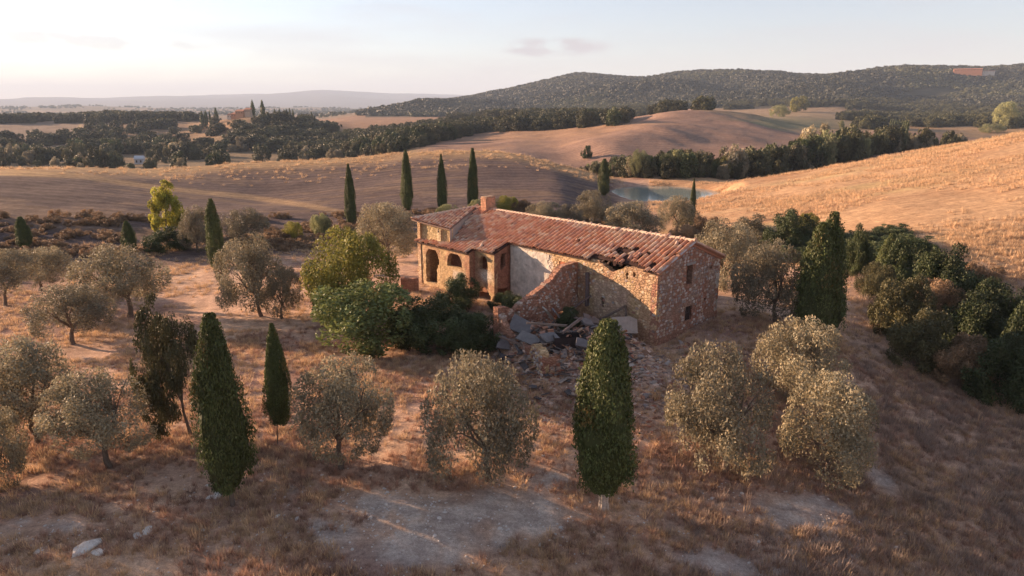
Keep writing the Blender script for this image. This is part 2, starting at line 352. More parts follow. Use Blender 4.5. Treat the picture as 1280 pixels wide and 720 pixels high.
# smooth across azimuth so that ridges have no creases (beyond the near ground)
for k in range(45):
    T2 = TAB.copy(); T2[1:-1] = (TAB[:-2] + 2 * TAB[1:-1] + TAB[2:]) / 4
    w = sstep(70, 110, DS); TAB = TAB * (1 - w) + T2 * w
POND = pt(836, 237, 206)
def height(x, y, extra=True):
    x = np.asarray(x, float); y = np.asarray(y, float)
    D = np.maximum(np.hypot(x, y), 5.01); az = np.degrees(np.arctan2(x, y)); ld = np.log(D)
    ia = np.clip(np.searchsorted(azs, az) - 1, 0, len(azs) - 2); il = np.clip(np.searchsorted(LD, ld) - 1, 0, len(LD) - 2)
    fa = np.clip((az - azs[ia]) / (azs[ia+1] - azs[ia]), 0, 1); fl = np.clip((ld - LD[il]) / (LD[il+1] - LD[il]), 0, 1)
    z = (TAB[ia, il]*(1-fa) + TAB[ia+1, il]*fa)*(1-fl) + (TAB[ia, il+1]*(1-fa) + TAB[ia+1, il+1]*fa)*fl
    g = sstep(80, 130, D)
    z = z + g * (.5 * fbm(x / 22, y / 22, 31, 4) + .16 * fbm(x / 4, y / 4, 33, 3))
    z = z + sstep(260, 420, D) * 2.2 * fbm(x / 70, y / 70, 41, 4)
    z = z + sstep(1500, 1900, D) * (1 - sstep(5200, 6000, D)) * (18 + 38 * np.exp(-((D - 2150) / 330) ** 2)) * fbm(x / 330, y / 330, 51, 5) * sstep(-15, -5, az)
    z = z + sstep(10000, 16000, D) * 60 * fbm(x / 1500, y / 1500, 61, 5)
    # eroded grooves on the rolling hill
    rl = sstep(5, 8, az) * (1 - sstep(24, 28, az)) * sstep(330, 380, D) * (1 - sstep(650, 740, D))
    z = z + rl * 4.0 * (fbm(x / 60 + y / 150, y / 260, 77, 3))
    pr = np.sqrt(((x - POND[0]) / 17) ** 2 + ((y - POND[1]) / 20) ** 2)
    z = z + (-8.0 - z) * (1 - sstep(.75, 1.25, pr)) * (np.abs(D - 206) < 60)
    return z
def hz(x, y): return float(height(np.array([x]), np.array([y]))[0])
def gp(px, py):
    d = pray(px, py); Ds = np.exp(np.linspace(math.log(15), math.log(6000), 1500)); t = Ds / math.hypot(d[0], d[1])
    P = np.array([0, 0, CAM_H])[None] + t[:, None] * d
    h = height(P[:, 0], P[:, 1]); k = np.argmax(P[:, 2] < h)
    a, b = Ds[max(k-1, 0)], Ds[k]
    for _ in range(12):
        mD = (a + b) / 2; q = pt(px, py, mD)
        if q[2] < hz(q[0], q[1]): b = mD
        else: a = mD
    q = pt(px, py, b); return np.array([q[0], q[1], hz(q[0], q[1])])
def proj(x, y, z):
    dz = z - CAM_H; F = y * cT - dz * sT; U = y * sT + dz * cT
    F = np.where(F < .1, .1, F); return 640 + FPX * x / F, 360 - FPX * U / F

# sheet vertices
AA, DD = np.meshgrid(np.radians(azs), DS, indexing='ij')
X = DD * np.sin(AA); Yg = DD * np.cos(AA); Z = height(X, Yg)
PX, PY = proj(X, Yg, Z)
DEG = np.degrees(AA)
def lerp(a, b, w): return a * (1 - w[..., None]) + np.array(b) * w[..., None]
C = np.tile(np.array([.47, .33, .255]), X.shape + (1,))                        # straw-covered earth
n1 = fbm(X / 6, Yg / 6, 101, 5); n2 = fbm(X / 1.3, Yg / 1.3, 111, 3); n3 = fbm(X / 30, Yg / 30, 121, 4)
C = lerp(C, (.255, .165, .15), sstep(-.05, .5, n1) * .75)
C = lerp(C, (.56, .41, .30), sstep(.1, .6, -n1) * .6)
nearw = (DD < 85)
# pale clay showing through in the foreground
def spot(px, py, D0, rx, ry): 
    q = gp(px, py); return np.exp(-(((X - q[0]) / rx) ** 2 + ((Yg - q[1]) / ry) ** 2))
clay = 0
for (px, py, rx, ry) in [(560, 650, 5.0, 1.5), (640, 632, 3.6, 1.4), (500, 690, 4.2, 1.3), (470, 625, 2.6, .8), (400, 660, 1.3, .7), (40, 660, 3.5, 1.3), (1000, 640, 4.2, 2.2), (1100, 600, 1.6, 2.6), (900, 705, 4.0, 1.3), (1050, 690, 3, 1.2), (350, 612, 1.2, .7), (690, 600, 1.6, 1.3)]:
    clay = clay + spot(px, py, 0, rx, ry)
clay = sstep(.45, 1.05, clay * .9 + .45 * n2 + .35 * n1 + .25 * fbm(X / .5, Yg / .5, 119, 2)) * nearw
C = lerp(C, (.47, .43, .41), clay * .8)
CLAY = clay
g_near = sstep(88, 100, DD)
# left fields (mid hill): brown stubble darkened like shade, golden strips painted as sunlight
midhill = g_near * (1 - sstep(290, 330, DD)) * (1 - sstep(7.5, 9.5, DEG + 0 * DD))
C = lerp(C, (.112, .090, .092), midhill * .96)
strp = np.exp(-((PY - (212 + .085 * PX + 14 * np.exp(-((PX - 160) / 140) ** 2) - 2)) / 3.0) ** 2)
gl = sstep(0, .6, 1 - np.abs(PY - np.interp(PX, [0, 100, 200, 300, 380, 430], [216, 220, 235, 245, 256, 266])) / 4.5) * (PX < 440) * (DD < 245) * (DD > 100)
crestY = np.interp(PX, [0, 100, 200, 300, 400, 480, 520, 600, 650, 700, 740], [209, 209, 212, 204, 200, 194, 189, 187, 192, 205, 218])
cg = (1 - sstep(2, 14, PY - crestY)) * midhill
C = lerp(C, (.42, .30, .17), np.clip(gl * .55 + cg * .85, 0, 1) * midhill)
C = lerp(C, (.26, .19, .13), (fbm(X / 25, Yg / 5, 131, 4) > .15) * .35 * midhill)
# golden hill on the right
gold = g_near * (1 - sstep(255, 280, DD)) * sstep(10.5, 12.5, DEG)
C = lerp(C, (.44, .30, .19), gold)
C = lerp(C, (.34, .20, .12), gold * sstep(-.05, .5, fbm(X / 26, Yg / 5.5, 141, 5)) * .8)
C = lerp(C, (.42, .36, .20), gold * sstep(.1, .6, fbm(X / 40, Yg / 12, 151, 3)) * .5)
# pond bank
# valley floors and woods floor
val = sstep(290, 340, DD) * (1 - sstep(900, 1100, DD))
C = lerp(C, (.21, .165, .11), val * (DEG < 0) * 1.0)
roll = sstep(285, 300, DD) * (1 - sstep(1000, 1100, DD)) * sstep(-8.5, -5.5, DEG)
C = lerp(C, (.28, .195, .16), roll)
C = lerp(C, (.40, .26, .16), roll * sstep(0, .5, fbm(X / 90, Yg / 90, 161, 4)) * .6)
fieldL = (DEG < -29.0) * sstep(820, 900, DD) * (DD < 1500); C = lerp(C, (.24, .19, .15), fieldL * .9)
hillL = (DEG >= -29.0) * (DEG < -12) * sstep(760, 860, DD) * (DD < 1700); C = lerp(C, (.20, .145, .095), hillL * .9)
vil = np.exp(-(((PX - 265) / 45) ** 2 + ((PY - 158) / 10) ** 2)) * (DD > 700) * (DD < 1200); C = lerp(C, (.33, .225, .145), np.clip(vil * 1.1, 0, .8))
track = (np.abs(PX - (99 + (175 - PY) * .05)) < 2.2) * (DD > 860) * (DD < 1320); C = lerp(C, (.42, .32, .2), track * .9)
pf = (DEG > -15) * (DEG < -2) * sstep(900, 960, DD) * (DD < 2000); C = lerp(C, (.30, .20, .14), pf)
gf = (DEG > 14) * sstep(640, 700, DD) * (DD < 1600); C = lerp(C, (.26, .20, .13), gf * .8)
gf2 = np.exp(-(((PX - 985) / 75) ** 2 + ((PY - 155) / 9) ** 2)) * (DD > 600) * (DD < 1500); C = lerp(C, (.23, .215, .14), np.clip(gf2 * 1.3, 0, 1))
wm = sstep(1500, 1650, DD + 250 * fbm(X / 300, Yg / 300, 171, 3)) * (DD < 5500) * (DEG > -11.5); C = lerp(C, (.06, .062, .045), wm)
fl = sstep(1700, 1900, DD) * (DEG <= -11.5); C = lerp(C, (.24, .19, .14), fl * 1.0)
C = lerp(C, (.13, .12, .09), fl * (fbm(X / 500, Yg / 500, 181, 4) > .05) * .7)
C = lerp(C, (.14, .13, .11), sstep(9000, 11000, DD) * 1.0)
C = np.clip(C, .02, .9)
na_, nd_ = X.shape
idx = np.arange(na_ * nd_).reshape(na_, nd_)
Q = np.stack([idx[:-1, :-1], idx[:-1, 1:], idx[1:, 1:], idx[1:, :-1]], -1)
Dq = DD[:-1, :-1]; Aq = DEG[:-1, :-1]
zone = np.zeros(Dq.shape, int)
zone[(Dq > 96) & (Aq < 9.5)] = 1; zone[(Dq > 96) & (Aq >= 9.5)] = 2
zone[Dq > 290] = 3; zone[(Dq > 290) & (Aq > -6.5)] = 4
zone[(Dq > 1550)] = 6; zone[(Dq > 1550) & (Aq > -11.5) & (Dq < 5600)] = 5; zone[Dq > 11000] = 7
NAMES = {0: 'ground', 1: 'stubble_field', 2: 'golden_hill', 3: 'valley', 4: 'rolling_hill', 5: 'wooded_mountain', 6: 'plain', 7: 'distant_hills'}
Vall = np.stack([X, Yg, Z], -1).reshape(-1, 3); Call = C.reshape(-1, 3)
for k, nm in NAMES.items():
    q = Q[zone == k]
    if k == 0:   # close the disc under the camera
        pass
    u, inv = np.unique(q, return_inverse=True)
    g = Geo(); g.add(Vall[u], inv.reshape(q.shape), Call[u])
    if k == 0:
        ring = np.searchsorted(u, idx[:, 0]); g.V[0] = np.concatenate([g.V[0], [[0, 0, hz(0.1, 5.1)]]]); g.C[0] = np.concatenate([g.C[0], [[.3, .2, .14]]])
        cidx = len(u); g.F.append(np.stack([ring[:-1], ring[1:], np.full(len(ring) - 1, cidx)], -1)); g.M.append(0); g.n += 1
    tag(g.obj(nm, M_field if k in (1, 4) else M_ground, smooth=True), kind='structure')

# pond
m, t, out = mat_base('pond_water'); p = N(t, 'ShaderNodeBsdfPrincipled'); p.inputs['Base Color'].default_value = (.24, .29, .26, 1)
p.inputs['Roughness'].default_value = .12; p.inputs['Specular IOR Level'].default_value = .4; L(t, bump(t, noise(t, 1.2, 2), .05, .05), p.inputs['Normal']); L(t, p.outputs[0], out.inputs[0])
g = Geo(); th = np.arange(48) * 2 * PI / 48; ring = np.stack([POND[0] + 24 * np.cos(th), POND[1] + 27 * np.sin(th), np.full(48, -6.05)], -1)
g.add(np.concatenate([ring, [[POND[0], POND[1], -6.05]]]), [[i, (i + 1) % 48, 48] for i in range(48)], (.2, .25, .22))
tag(g.obj('water', m), kind='structure')

# ------------------------------------------------------------------ the farmhouse
HZ = 0.0
house = empty('farmhouse', (HA[0], HA[1], 0), math.atan2(HE[1], HE[0]))
tag(house, 'abandoned brick and rubble stone farmhouse with a long terracotta tiled roof and collapsed side', 'farmhouse')
def h2w(x, y, z=0): return np.array([HA[0] + HE[0] * x + HY[0] * y, HA[1] + HE[1] * x + HY[1] * y, z])
def plocal(px, py, axis, val):      # ray through a pixel onto the house plane x=val or y=val -> (x, y, z)
    d = pray(px, py); o = np.array([0, 0, CAM_H]); n = np.array([*(HE if axis == 'x' else HY), 0]); p0 = np.array([*HA, 0]) + n * val
    t = ((p0 - o) @ n) / (d @ n); P = o + t * d; x, y = hloc(P[0], P[1]); return x, y, P[2]
def groundl(x, y): w = h2w(x, y); return hz(w[0], w[1])
SL = .393
def roofz(y): return 6.2 + SL * min(y, 8.57 - y) if not isinstance(y, np.ndarray) else 6.2 + SL * np.minimum(y, 8.57 - y)
BRICK = np.array([.37, .20, .145]); OCHRE = np.array([.50, .37, .22]); PLAST = np.array([.60, .55, .49]); ROSE = np.array([.42, .25, .17])

def wall(name, o, u, n, length, top, bot, hole, thick, mat, tintf, res=.13, rel=.03, parent=house, seed=0):
    """wall sheet with real thickness: o origin (x,y), u direction, n outward normal, top(u) / bot(u) profiles, hole(u, z)"""
    nu = int(length / res) + 1; us = np.linspace(0, length, nu + 1)
    T = np.array([top(a) for a in us]); B = np.array([bot(a) for a in us]); z0 = B.min(); nz = int((T.max() - z0) / res) + 2
    zs = z0 + np.arange(nz + 1) * res
    U, Zz = np.meshgrid(us, zs, indexing='ij')
    Zc = np.clip(Zz, B[:, None], T[:, None])
    uc = (us[:-1] + us[1:]) / 2; zc = (zs[:-1] + zs[1:]) / 2
    Tm = (T[:-1] + T[1:]) / 2; Bm = (B[:-1] + B[1:]) / 2
    keep = (zs[None, :-1] < Tm[:, None]) & (zs[None, 1:] > Bm[:, None])
    if hole is not None:
        UU, ZZ = np.meshgrid(uc, zc, indexing='ij'); keep &= ~hole(UU, ZZ)
    disp = rel * (fbm(U * 2.2 + seed, Zz * 2.2, 300 + seed, 3) + .6 * fbm(U * 7, Zz * 7, 310 + seed, 2))
    # loosen cell corners so that openings and broken edges are not a staircase
    ju = U.copy(); ju[1:-1] += rs.uniform(-.3, .3, ju[1:-1].shape) * res
    def P3(uu, zz, d): return np.stack([o[0] + u[0] * uu + n[0] * d, o[1] + u[1] * uu + n[1] * d, zz], -1)
    F3 = P3(ju, Zc, disp).reshape(-1, 3); B3 = P3(ju, Zc, np.full_like(U, -thick)).reshape(-1, 3)
    id_ = np.arange(U.size).reshape(U.shape); K = U.size
    i, j = np.nonzero(keep)
    a, b, c, d = id_[i, j], id_[i+1, j], id_[i+1, j+1], id_[i, j+1]
    Fs = [np.stack([a, b, c, d], -1), np.stack([a, d, c, b], -1) + K]
    kp = np.pad(keep, 1)
    for (di, dj, p, q) in ((-1, 0, d, a), (1, 0, b, c), (0, -1, a, b), (0, 1, c, d)):
        e = ~kp[i + 1 + di, j + 1 + dj]
        Fs.append(np.stack([p[e], p[e] + K, q[e] + K, q[e]], -1))
    g = Geo(); V = np.concatenate([F3, B3]); cc = tintf(np.concatenate([ju.ravel(), ju.ravel()]), np.concatenate([Zc.ravel(), Zc.ravel()]))
    g.add(V, np.concatenate(Fs), cc)
    return g.obj(name, mat, parent)
def patch(u, z, s, seed, lo=0, hi=.5): return sstep(lo, hi, fbm(u * s, z * s, seed, 4))[..., None]
def blend(a, b, w): return a * (1 - w) + b * w
jag = lambda u, s, a, sd: a * float(fbm(np.array([u * s]), np.array([3.1]), sd, 3)[0])
gnd = lambda f: (lambda u: f(u))
def archhole(u, z, uc, w, z0, zs_):       # round-headed opening
    r = w / 2
    return (np.abs(u - uc) < r) & (z > z0) & ((z < zs_) | ((u - uc) ** 2 + (z - zs_) ** 2 < r * r))

walls = {}
# long facade y=0, x from -16.2 to 0 (u = x + 16.2)
def facade_tint(u, z):
    x = u - 16.2
    c = blend(OCHRE, ROSE, patch(u, z, .5, 401, -.2, .4) * .6)
    c = blend(c, BRICK, patch(u, z, .7, 402, .1, .4) * .6)
    c = blend(c, np.array([.62, .48, .30]), patch(u, z, 1.1, 403, .1, .5) * .6)
    pl = (sstep(.0, .4, -10.9 + .9 * fbm(z * .8, z * 0, 404, 3) - x) * (1 - sstep(5.7, 6.0, z + .25 * fbm(u, z, 405, 2))))[..., None]
    c = blend(c, PLAST * (1 - .25 * patch(u, z, 1.3, 406)), pl)
    rd = (sstep(-10.9, -10.6, x) * (1 - sstep(-9.2, -8.9, x)) * (1 - sstep(4.6, 5.0, z)))[..., None]; c = blend(c, BRICK * .9, rd * .8)
    pk = (sstep(-6.4, -6.0, x) * (1 - sstep(-2.9, -2.4, x)) * (1 - sstep(4.3, 4.8, z)))[..., None]; c = blend(c, np.array([.50, .38, .30]), pk * .6)
    low = (1 - sstep(1.3, 2.1, z + .4 * fbm(u * .9, z, 407, 3)))[..., None]; c = blend(c, BRICK * .85, low * .5 * (x > -7.5)[..., None])
    return c
def facade_top(u):
    x = u - 16.2; t = 6.15
    if -6.4 < x < -2.6: t = 6.05 - .55 * math.exp(-((x + 4.2) / .9) ** 2) + jag(x, 2.2, .25, 411)
    return min(t, 6.15)
def facade_hole(u, z):
    x = u - 16.2
    h = (np.abs(x + 9.75) < .38) & (z > 4.55) & (z < 5.45)                       # small window under the eaves
    h |= (np.abs(x + 5.2 + .1 * fbm(u, z * 3, 412, 2)) < .16) & (z > 2.4) & (z < 3.2)
    h |= (np.abs(x + 2.1 + .12 * (z - 5)) < .16 + .1 * fbm(u * 4, z * 4, 413, 2)) & (z > 5.35) & (z < 5.75)
    h |= (np.abs(x + 2.9) < .14) & (z > 5.1) & (z < 5.6)
    h |= (np.abs(x + 1.5) < .10) & (z > 3.6) & (z < 3.9)
    return h
def pl_top(u): return 5.85 + jag(u, .9, .2, 405)
wall('plaster', (-16.15, -.035), (1, 0), (0, -1), 5.3, pl_top, lambda u: .4, lambda u, z: (u > 4.9 + .5 * fbm(z * 1.2, z * 0, 404, 3)) | (fbm(u * 1.6, z * 1.6, 408, 3) > .62), .05, M_plaster, lambda u, z: PLAST * (1 - .22 * patch(u, z, 1.3, 406)), res=.1, rel=.015, seed=21)
walls['facade'] = wall('wall', (-16.2, 0), (1, 0), (0, -1), 16.2, facade_top, lambda u: .2, facade_hole, .55, M_rubblew, facade_tint, seed=1)
tag(walls['facade'], 'long sunlit side wall of ochre rubble with a pale plastered bay')
# gable end x=0 (u = y)
GW = 8.57
def gable_tint(u, z):
    c = blend(BRICK * .92, np.array([.34, .255, .205]), patch(u, z, .8, 421, -.3, .3) * .8)
    e = (1 - sstep(.25, .7, np.minimum(u, GW - u)))[..., None]; c = blend(c, BRICK, e * .8)
    lo = (1 - sstep(1.4, 3.0, z + fbm(u, z, 422, 2)))[..., None]; c = blend(c, BRICK * .9, lo * .7)
    return c
def gable_hole(u, z):
    h = (np.abs(u - 4.17) < .36) & (z > 4.50) & (z < 6.12)
    h |= (np.abs(u - 4.32) < .42) & (z > 1.55) & (z < 2.75)
    h |= (np.abs(u - 7.2) < .16) & (z > 5.35) & (z < 5.6)
    h |= (np.abs(u - 6.6) < .14) & (z > 2.7) & (z < 2.95)
    return h
walls['gable'] = wall('wall', (0, 0), (0, 1), (1, 0), GW, lambda u: roofz(u) - .05, lambda u: .0, gable_hole, .55, M_rubblew, gable_tint, seed=2)
tag(walls['gable'], 'gable end of dark red brick with pale rounded stones')
# back wall and far left end wall (hidden side, closes the volume)
wall('wall', (.0, GW), (-1, 0), (0, 1), 26.2, lambda u: 6.15, lambda u: .2, None, .5, M_rubblew, facade_tint, res=.5, seed=3)
wall('wall', (-26.2, GW), (-.07, -.9975), (-.9975, .07), 11.2, lambda u: 6.15 + max(0, min(u / 4.3, 1)) * 1.45 - max(0, u - 4.3) * .06, lambda u: .2, None, .5, M_rubblew, facade_tint, res=.5, seed=4)
# return wall x=-16.35 facing +x, from y=-1.85 to y=0.6 (u = y + 1.85)
def ret_tint(u, z): return blend(BRICK * .95, ROSE, patch(u, z, 1.2, 431, 0, .4) * .5)
def ret_hole(u, z):
    y = u - 1.85
    return ((np.abs(y + .75) < .33 + .12 * fbm(u * 3, z * 3, 432, 2)) & (z > 4.0 + .3 * fbm(u * 2, z, 433, 2)) & (z < 5.15)) | ((np.abs(y + .95) < .2) & (z > 3.75) & (z < 4.4))
wall('wall', (-16.35, -1.83), (0, 1), (1, 0), 1.83, lambda u: 6.2 + SL * (u - 1.83) - .12, lambda u: 2.0 + .05 * math.sin(u * 4), ret_hole, .35, M_brickw, ret_tint, seed=5)
# second wing wall y=-1.85, x -19 .. -16.35
def w2_tint(u, z):
    c = blend(OCHRE, BRICK, patch(u, z, 1, 441, -.1, .3) * .6)
    w = (np.exp(-((u - 1.5) / .8) ** 2) * np.exp(-((z - 3.1) / .5) ** 2))[..., None]; return blend(c, PLAST, np.clip(w * 1.3, 0, .9))
def w2_hole(u, z): return archhole(u, z, 1.15, 1.15, 3.55, 4.35) | ((np.abs(u - 1.15) < 1.05) & (z < 2.05 - .9 * ((u - 1.15) / 1.05) ** 2))
wall('wall', (-19.0, -1.85), (1, 0), (0, -1), 2.65, lambda u: 5.35, lambda u: .3, w2_hole, .4, M_brickw, w2_tint, res=.1, seed=6)
# jog wall x=-19.05, y -2.55 .. -1.9
wall('wall', (-19.02, -2.52), (0, 1), (1, 0), .68, lambda u: 5.12 + SL * u, lambda u: 1.2, None, .3, M_brickw, ret_tint, res=.1, seed=7)
# arch wall y=-2.55, x -27.1 .. -19.0
def arch_tint(u, z):
    x = u - 27.1
    c = blend(np.array([.56, .43, .27]), OCHRE, patch(u, z, .8, 451, -.2, .3))
    for (xc, zc, r) in ((-24.75, 3.9, 1.15), (-21.2, 3.75, 1.2)):
        d = np.hypot(x - xc, z - zc); c = blend(c, BRICK, ((d < r + .35) & (z > zc))[..., None] * .45)
    c = blend(c, BRICK, (sstep(-19.9, -19.4, x + .2 * fbm(z * 2, z, 452, 2)))[..., None] * .75)
    c = blend(c, BRICK, patch(u, z, 1.1, 453, .2, .4) * .5)
    w = ((x > -21.5) & (x < -19.6))[..., None] * (1 - sstep(2.9, 3.3, z))[..., None]; return blend(c, PLAST, w * .7)
def arch_hole(u, z):
    x = u - 27.1
    a = archhole(x, z, -24.72, 2.15, 3.2, 3.65) & (z < 4.62)
    a |= (x > -25.75 + .12 * fbm(z * 3, z * 0, 454, 3)) & (x < -24.0 + .35 * np.abs((z - 2.2) / 1.4) ** 2 * np.where(z > 2.2, 1, .3) + .12 * fbm(z * 3, z * 0 + 5, 455, 3)) & (z <= 3.7) & (z > 1.2)
    b = archhole(x, z, -21.2, 2.2, 3.35, 3.75) & (z < 4.68)
    return a | b
wall('wall', (-27.1, -2.55), (1, 0), (0, -1), 8.1, lambda u: 5.1, lambda u: .4, arch_hole, .45, M_brickw, arch_tint, res=.1, seed=8)
# skew wall behind the porch, carrying the raised corner roof
SA = np.array([-27.1, -2.5]); SB = np.array([-22.6, -1.95]); sl = np.linalg.norm(SB - SA); su = (SB - SA) / sl; sn = np.array([su[1], -su[0]])
K1 = np.array([-27.45, -2.95, 7.30]); K2 = np.array([-25.95, 4.15, 7.98]); K3 = np.array([-22.35, -2.15, 6.85])
KN = np.cross(K2 - K1, K3 - K1); KN /= np.linalg.norm(KN)
def kz(x, y): return K1[2] - (KN[0] * (x - K1[0]) + KN[1] * (y - K1[1])) / KN[2]
def skew_tint(u, z): return blend(np.array([.58, .46, .27]), OCHRE, patch(u, z, 1.2, 461, -.1, .4) * .8)
wall('wall', SA, su, sn, sl, lambda u: kz(*(SA + su * u)) - .03, lambda u: 4.9, None, .4, M_rubblew, skew_tint, seed=9)
wall('wall', (-27.0, -.2), (1, 0), (0, -1), 10.7, lambda u: 5.9, lambda u: .4, None, .3, M_brickw, lambda u, z: blend(BRICK * .8, OCHRE * 1.1, (sstep(4.6, 5.2, u) * (1 - sstep(6.6, 7.2, u)))[..., None] * np.ones(3)), res=.3, seed=19)  # ochre band paints the golden light seen through the second arch
# step between the raised roof and the main roof
# ruined cross wall x=-7.9
prof_y = np.array([0, -.8, -1.35, -1.9, -2.25, -3.1, -3.8, -4.72, -5.5, -6.3, -6.75, -7.1, -7.45, -8.2, -8.85])
prof_z = np.array([5.62, 5.66, 5.60, 5.52, 5.35, 4.67, 4.42, 3.96, 3.65, 3.38, 3.15, 2.85, 3.2, 3.5, 3.38])
def cross_top(u): y = -u; return float(np.interp(-y, -prof_y, prof_z)) + jag(u, 3.5, .13, 471) + jag(u, 9, .07, 472)
def cross_hole(u, z): return (np.hypot((u - 1.8) / 1.35, (z - .9) / 1.0) < 1) | ((np.abs(u - 6.95) < .22) & (z > 2.2) & (z < 2.9))
def cross_tint(u, z):
    c = blend(BRICK, ROSE, patch(u, z, .9, 472, -.1, .4) * .6); c = blend(c, BRICK * .75, patch(u, z, .5, 473, 0, .4) * .6)
    return blend(c, PLAST * .95, patch(u, z, 2.4, 474, .28, .42) * .75)
walls['cross'] = wall('wall', (-7.9, -.02), (0, -1), (1, 0), 8.85, cross_top, lambda u: .4, cross_hole, .55, M_rubblew, cross_tint, res=.12, rel=.05, seed=10)
tag(walls['cross'], 'broken cross wall of red rubble stepping down from the eaves')
# front wall stump of the annex, turning from the cross wall pillar, and its right hand corner
wall('wall', (-8.3, -8.85), (1, .05), (-.05, -1), 2.3, lambda u: 3.35 - 1.15 * u + jag(u, 3, .25, 481), lambda u: .0, None, .5, M_rubblew, cross_tint, res=.12, rel=.06, seed=11)
CW0 = np.array([-4.3, -9.0]); SU = np.array([.93, -.37]); SNN = np.array([-.37, -.93])
st_top = lambda u: 1.55 - .10 * u + jag(u, 2.2, .35, 482) + .25 - (.9 * max(0, .6 - u))
walls['stump'] = wall('wall', CW0, SU, SNN, 2.1, st_top, lambda u: -1.6, None, .55, M_rubblew, lambda u, z: blend(OCHRE * 1.15, BRICK, patch(u, z, 1, 483) * .3), res=.1, rel=.08, seed=12)
tag(walls['stump'], 'stump of rough pale stone wall standing up from the slope')
wall('wall', CW0 + SU * 2.12, (.37, .93), (.93, -.37), 3.2, lambda u: 1.35 - .2 * u + jag(u, 2.5, .25, 484), lambda u: -1.0, None, .5, M_rubblew, cross_tint, res=.12, rel=.07, seed=13)
wall('wall', CW0 + [-3.0, .9], (.955, -.29), (-.29, -.955), 3.0, lambda u: 1.45 - .1 * u + jag(u, 2.5, .3, 486), lambda u: -1.0, None, .5, M_rubblew, cross_tint, res=.12, rel=.07, seed=16)
# low brick stub left of the porch
wall('wall', (-25.0, -6.1), (.55, .83), (.83, -.55), 1.7, lambda u: 2.25 - .1 * u + jag(u, 3, .08, 485), lambda u: 0, None, .45, M_brickw, ret_tint, res=.13, seed=14)
wall('wall', (-25.0, -6.1), (-.83, .55), (-.55, -.83), .7, lambda u: 2.25 + jag(u, 3, .08, 485), lambda u: 0, None, .4, M_brickw, ret_tint, res=.13, seed=15)
# floor inside so that no light leaks under the walls
g = Geo(); g.add([[-26, .2, .55], [0, .2, .55], [0, 8.3, .55], [-26, 8.3, .55]], [[0, 1, 2, 3]], (.2, .15, .12)); g.obj('floor', M_slab, house)

# window dressings
g = Geo(); g.add(*box(.02, .12, 3.6, 4.75, 6.12, 6.30, .015), (.30, .27, .25)); g.obj('lintel', M_timber, house)
g = Geo()
for k in range(4): g.add(*box(-.16, -.08, 3.98 + k * .2, 4.05 + k * .2, 1.57, 2.73), (.07, .05, .045))
g.add(*box(-.2, -.1, 3.92, 4.72, 2.1, 2.2), (.07, .05, .045)); g.obj('window_grille', M_timber, house)
g = Geo(); g.add(*box(-10.1, -9.4, .05, .12, 4.6, 5.4), (.42, .16, .09)); g.obj('shutter_or_shade_panel', M_timber, house)
g = Geo(); g.add(*box(-.62, -.56, 3.7, 4.7, 4.3, 6.25), (.035, .028, .025)); g.obj('shutter_or_shade_panel', M_timber, house)  # added dark panel, blackens the upper gable opening like an unlit interior
# dark beam posts in the ruined bay
for (nm, a, b, r, cc) in [('post', (-6.75, -.16, 2.2), (-6.8, -.16, 5.0), .17, (.13, .10, .10)),
                      ('beam', (-4.9, -1.6, 1.35), (-2.75, -.25, 3.0), .11, (.16, .12, .10)),
                      ('beam', (-7.3, -1.9, 1.9), (-6.2, -.3, 3.2), .10, (.14, .10, .09)),
                      ('post', (-2.6, -.3, 1.6), (-2.65, -.3, 3.1), .10, (.15, .12, .10))]:
    g = Geo(); a = np.array(a, float); b = np.array(b, float); add_tube(g, [a, (a + b) / 2 + [.03, 0, .02], b], r, cc, 5); g.obj(nm, M_timber, house)

# ---- stones proud of the wall faces
def stone_mesh(name, k=7, flat=.5, seed=0, col=(.5, .45, .4), mat=None):
    r = np.random.RandomState(seed); a = np.sort(r.uniform(0, 2 * PI, k)) * .35 + (np.arange(k) * 2 * PI / k) * .65
    rr = r.uniform(.8, 1.05, k); V = []
    for (s, zz) in ((1, 0), (.93, flat * .6), (.55, flat)):
        V += [[math.cos(t) * q * s + r.uniform(-.04, .04), math.sin(t) * q * s + r.uniform(-.04, .04), zz + r.uniform(-.03, .03)] for t, q in zip(a, rr)]
    F = [[i * k + j, i * k + (j + 1) % k, (i + 1) * k + (j + 1) % k, (i + 1) * k + j] for i in range(2) for j in range(k)]
    g = Geo(); g.add(V, F, col); n = g.n; g.add([[0, 0, flat * 1.05]], np.zeros((0, 3), int), col)
    g.F.append(np.array([[2 * k + j, 2 * k + (j + 1) % k, 3 * k] for j in range(k)])); g.M.append(0)
    return g
STC = [(.42, .37, .33), (.38, .29, .24), (.48, .42, .38), (.25, .18, .155), (.36, .26, .18), (.29, .15, .11), (.29, .26, .25), (.40, .31, .24)]
stone_geo = [stone_mesh('stone', 6 + i % 3, .45, 50 + i, STC[i % 8]) for i in range(12)]
stone_me = [g.mesh('stone', M_stone) for g in stone_geo]
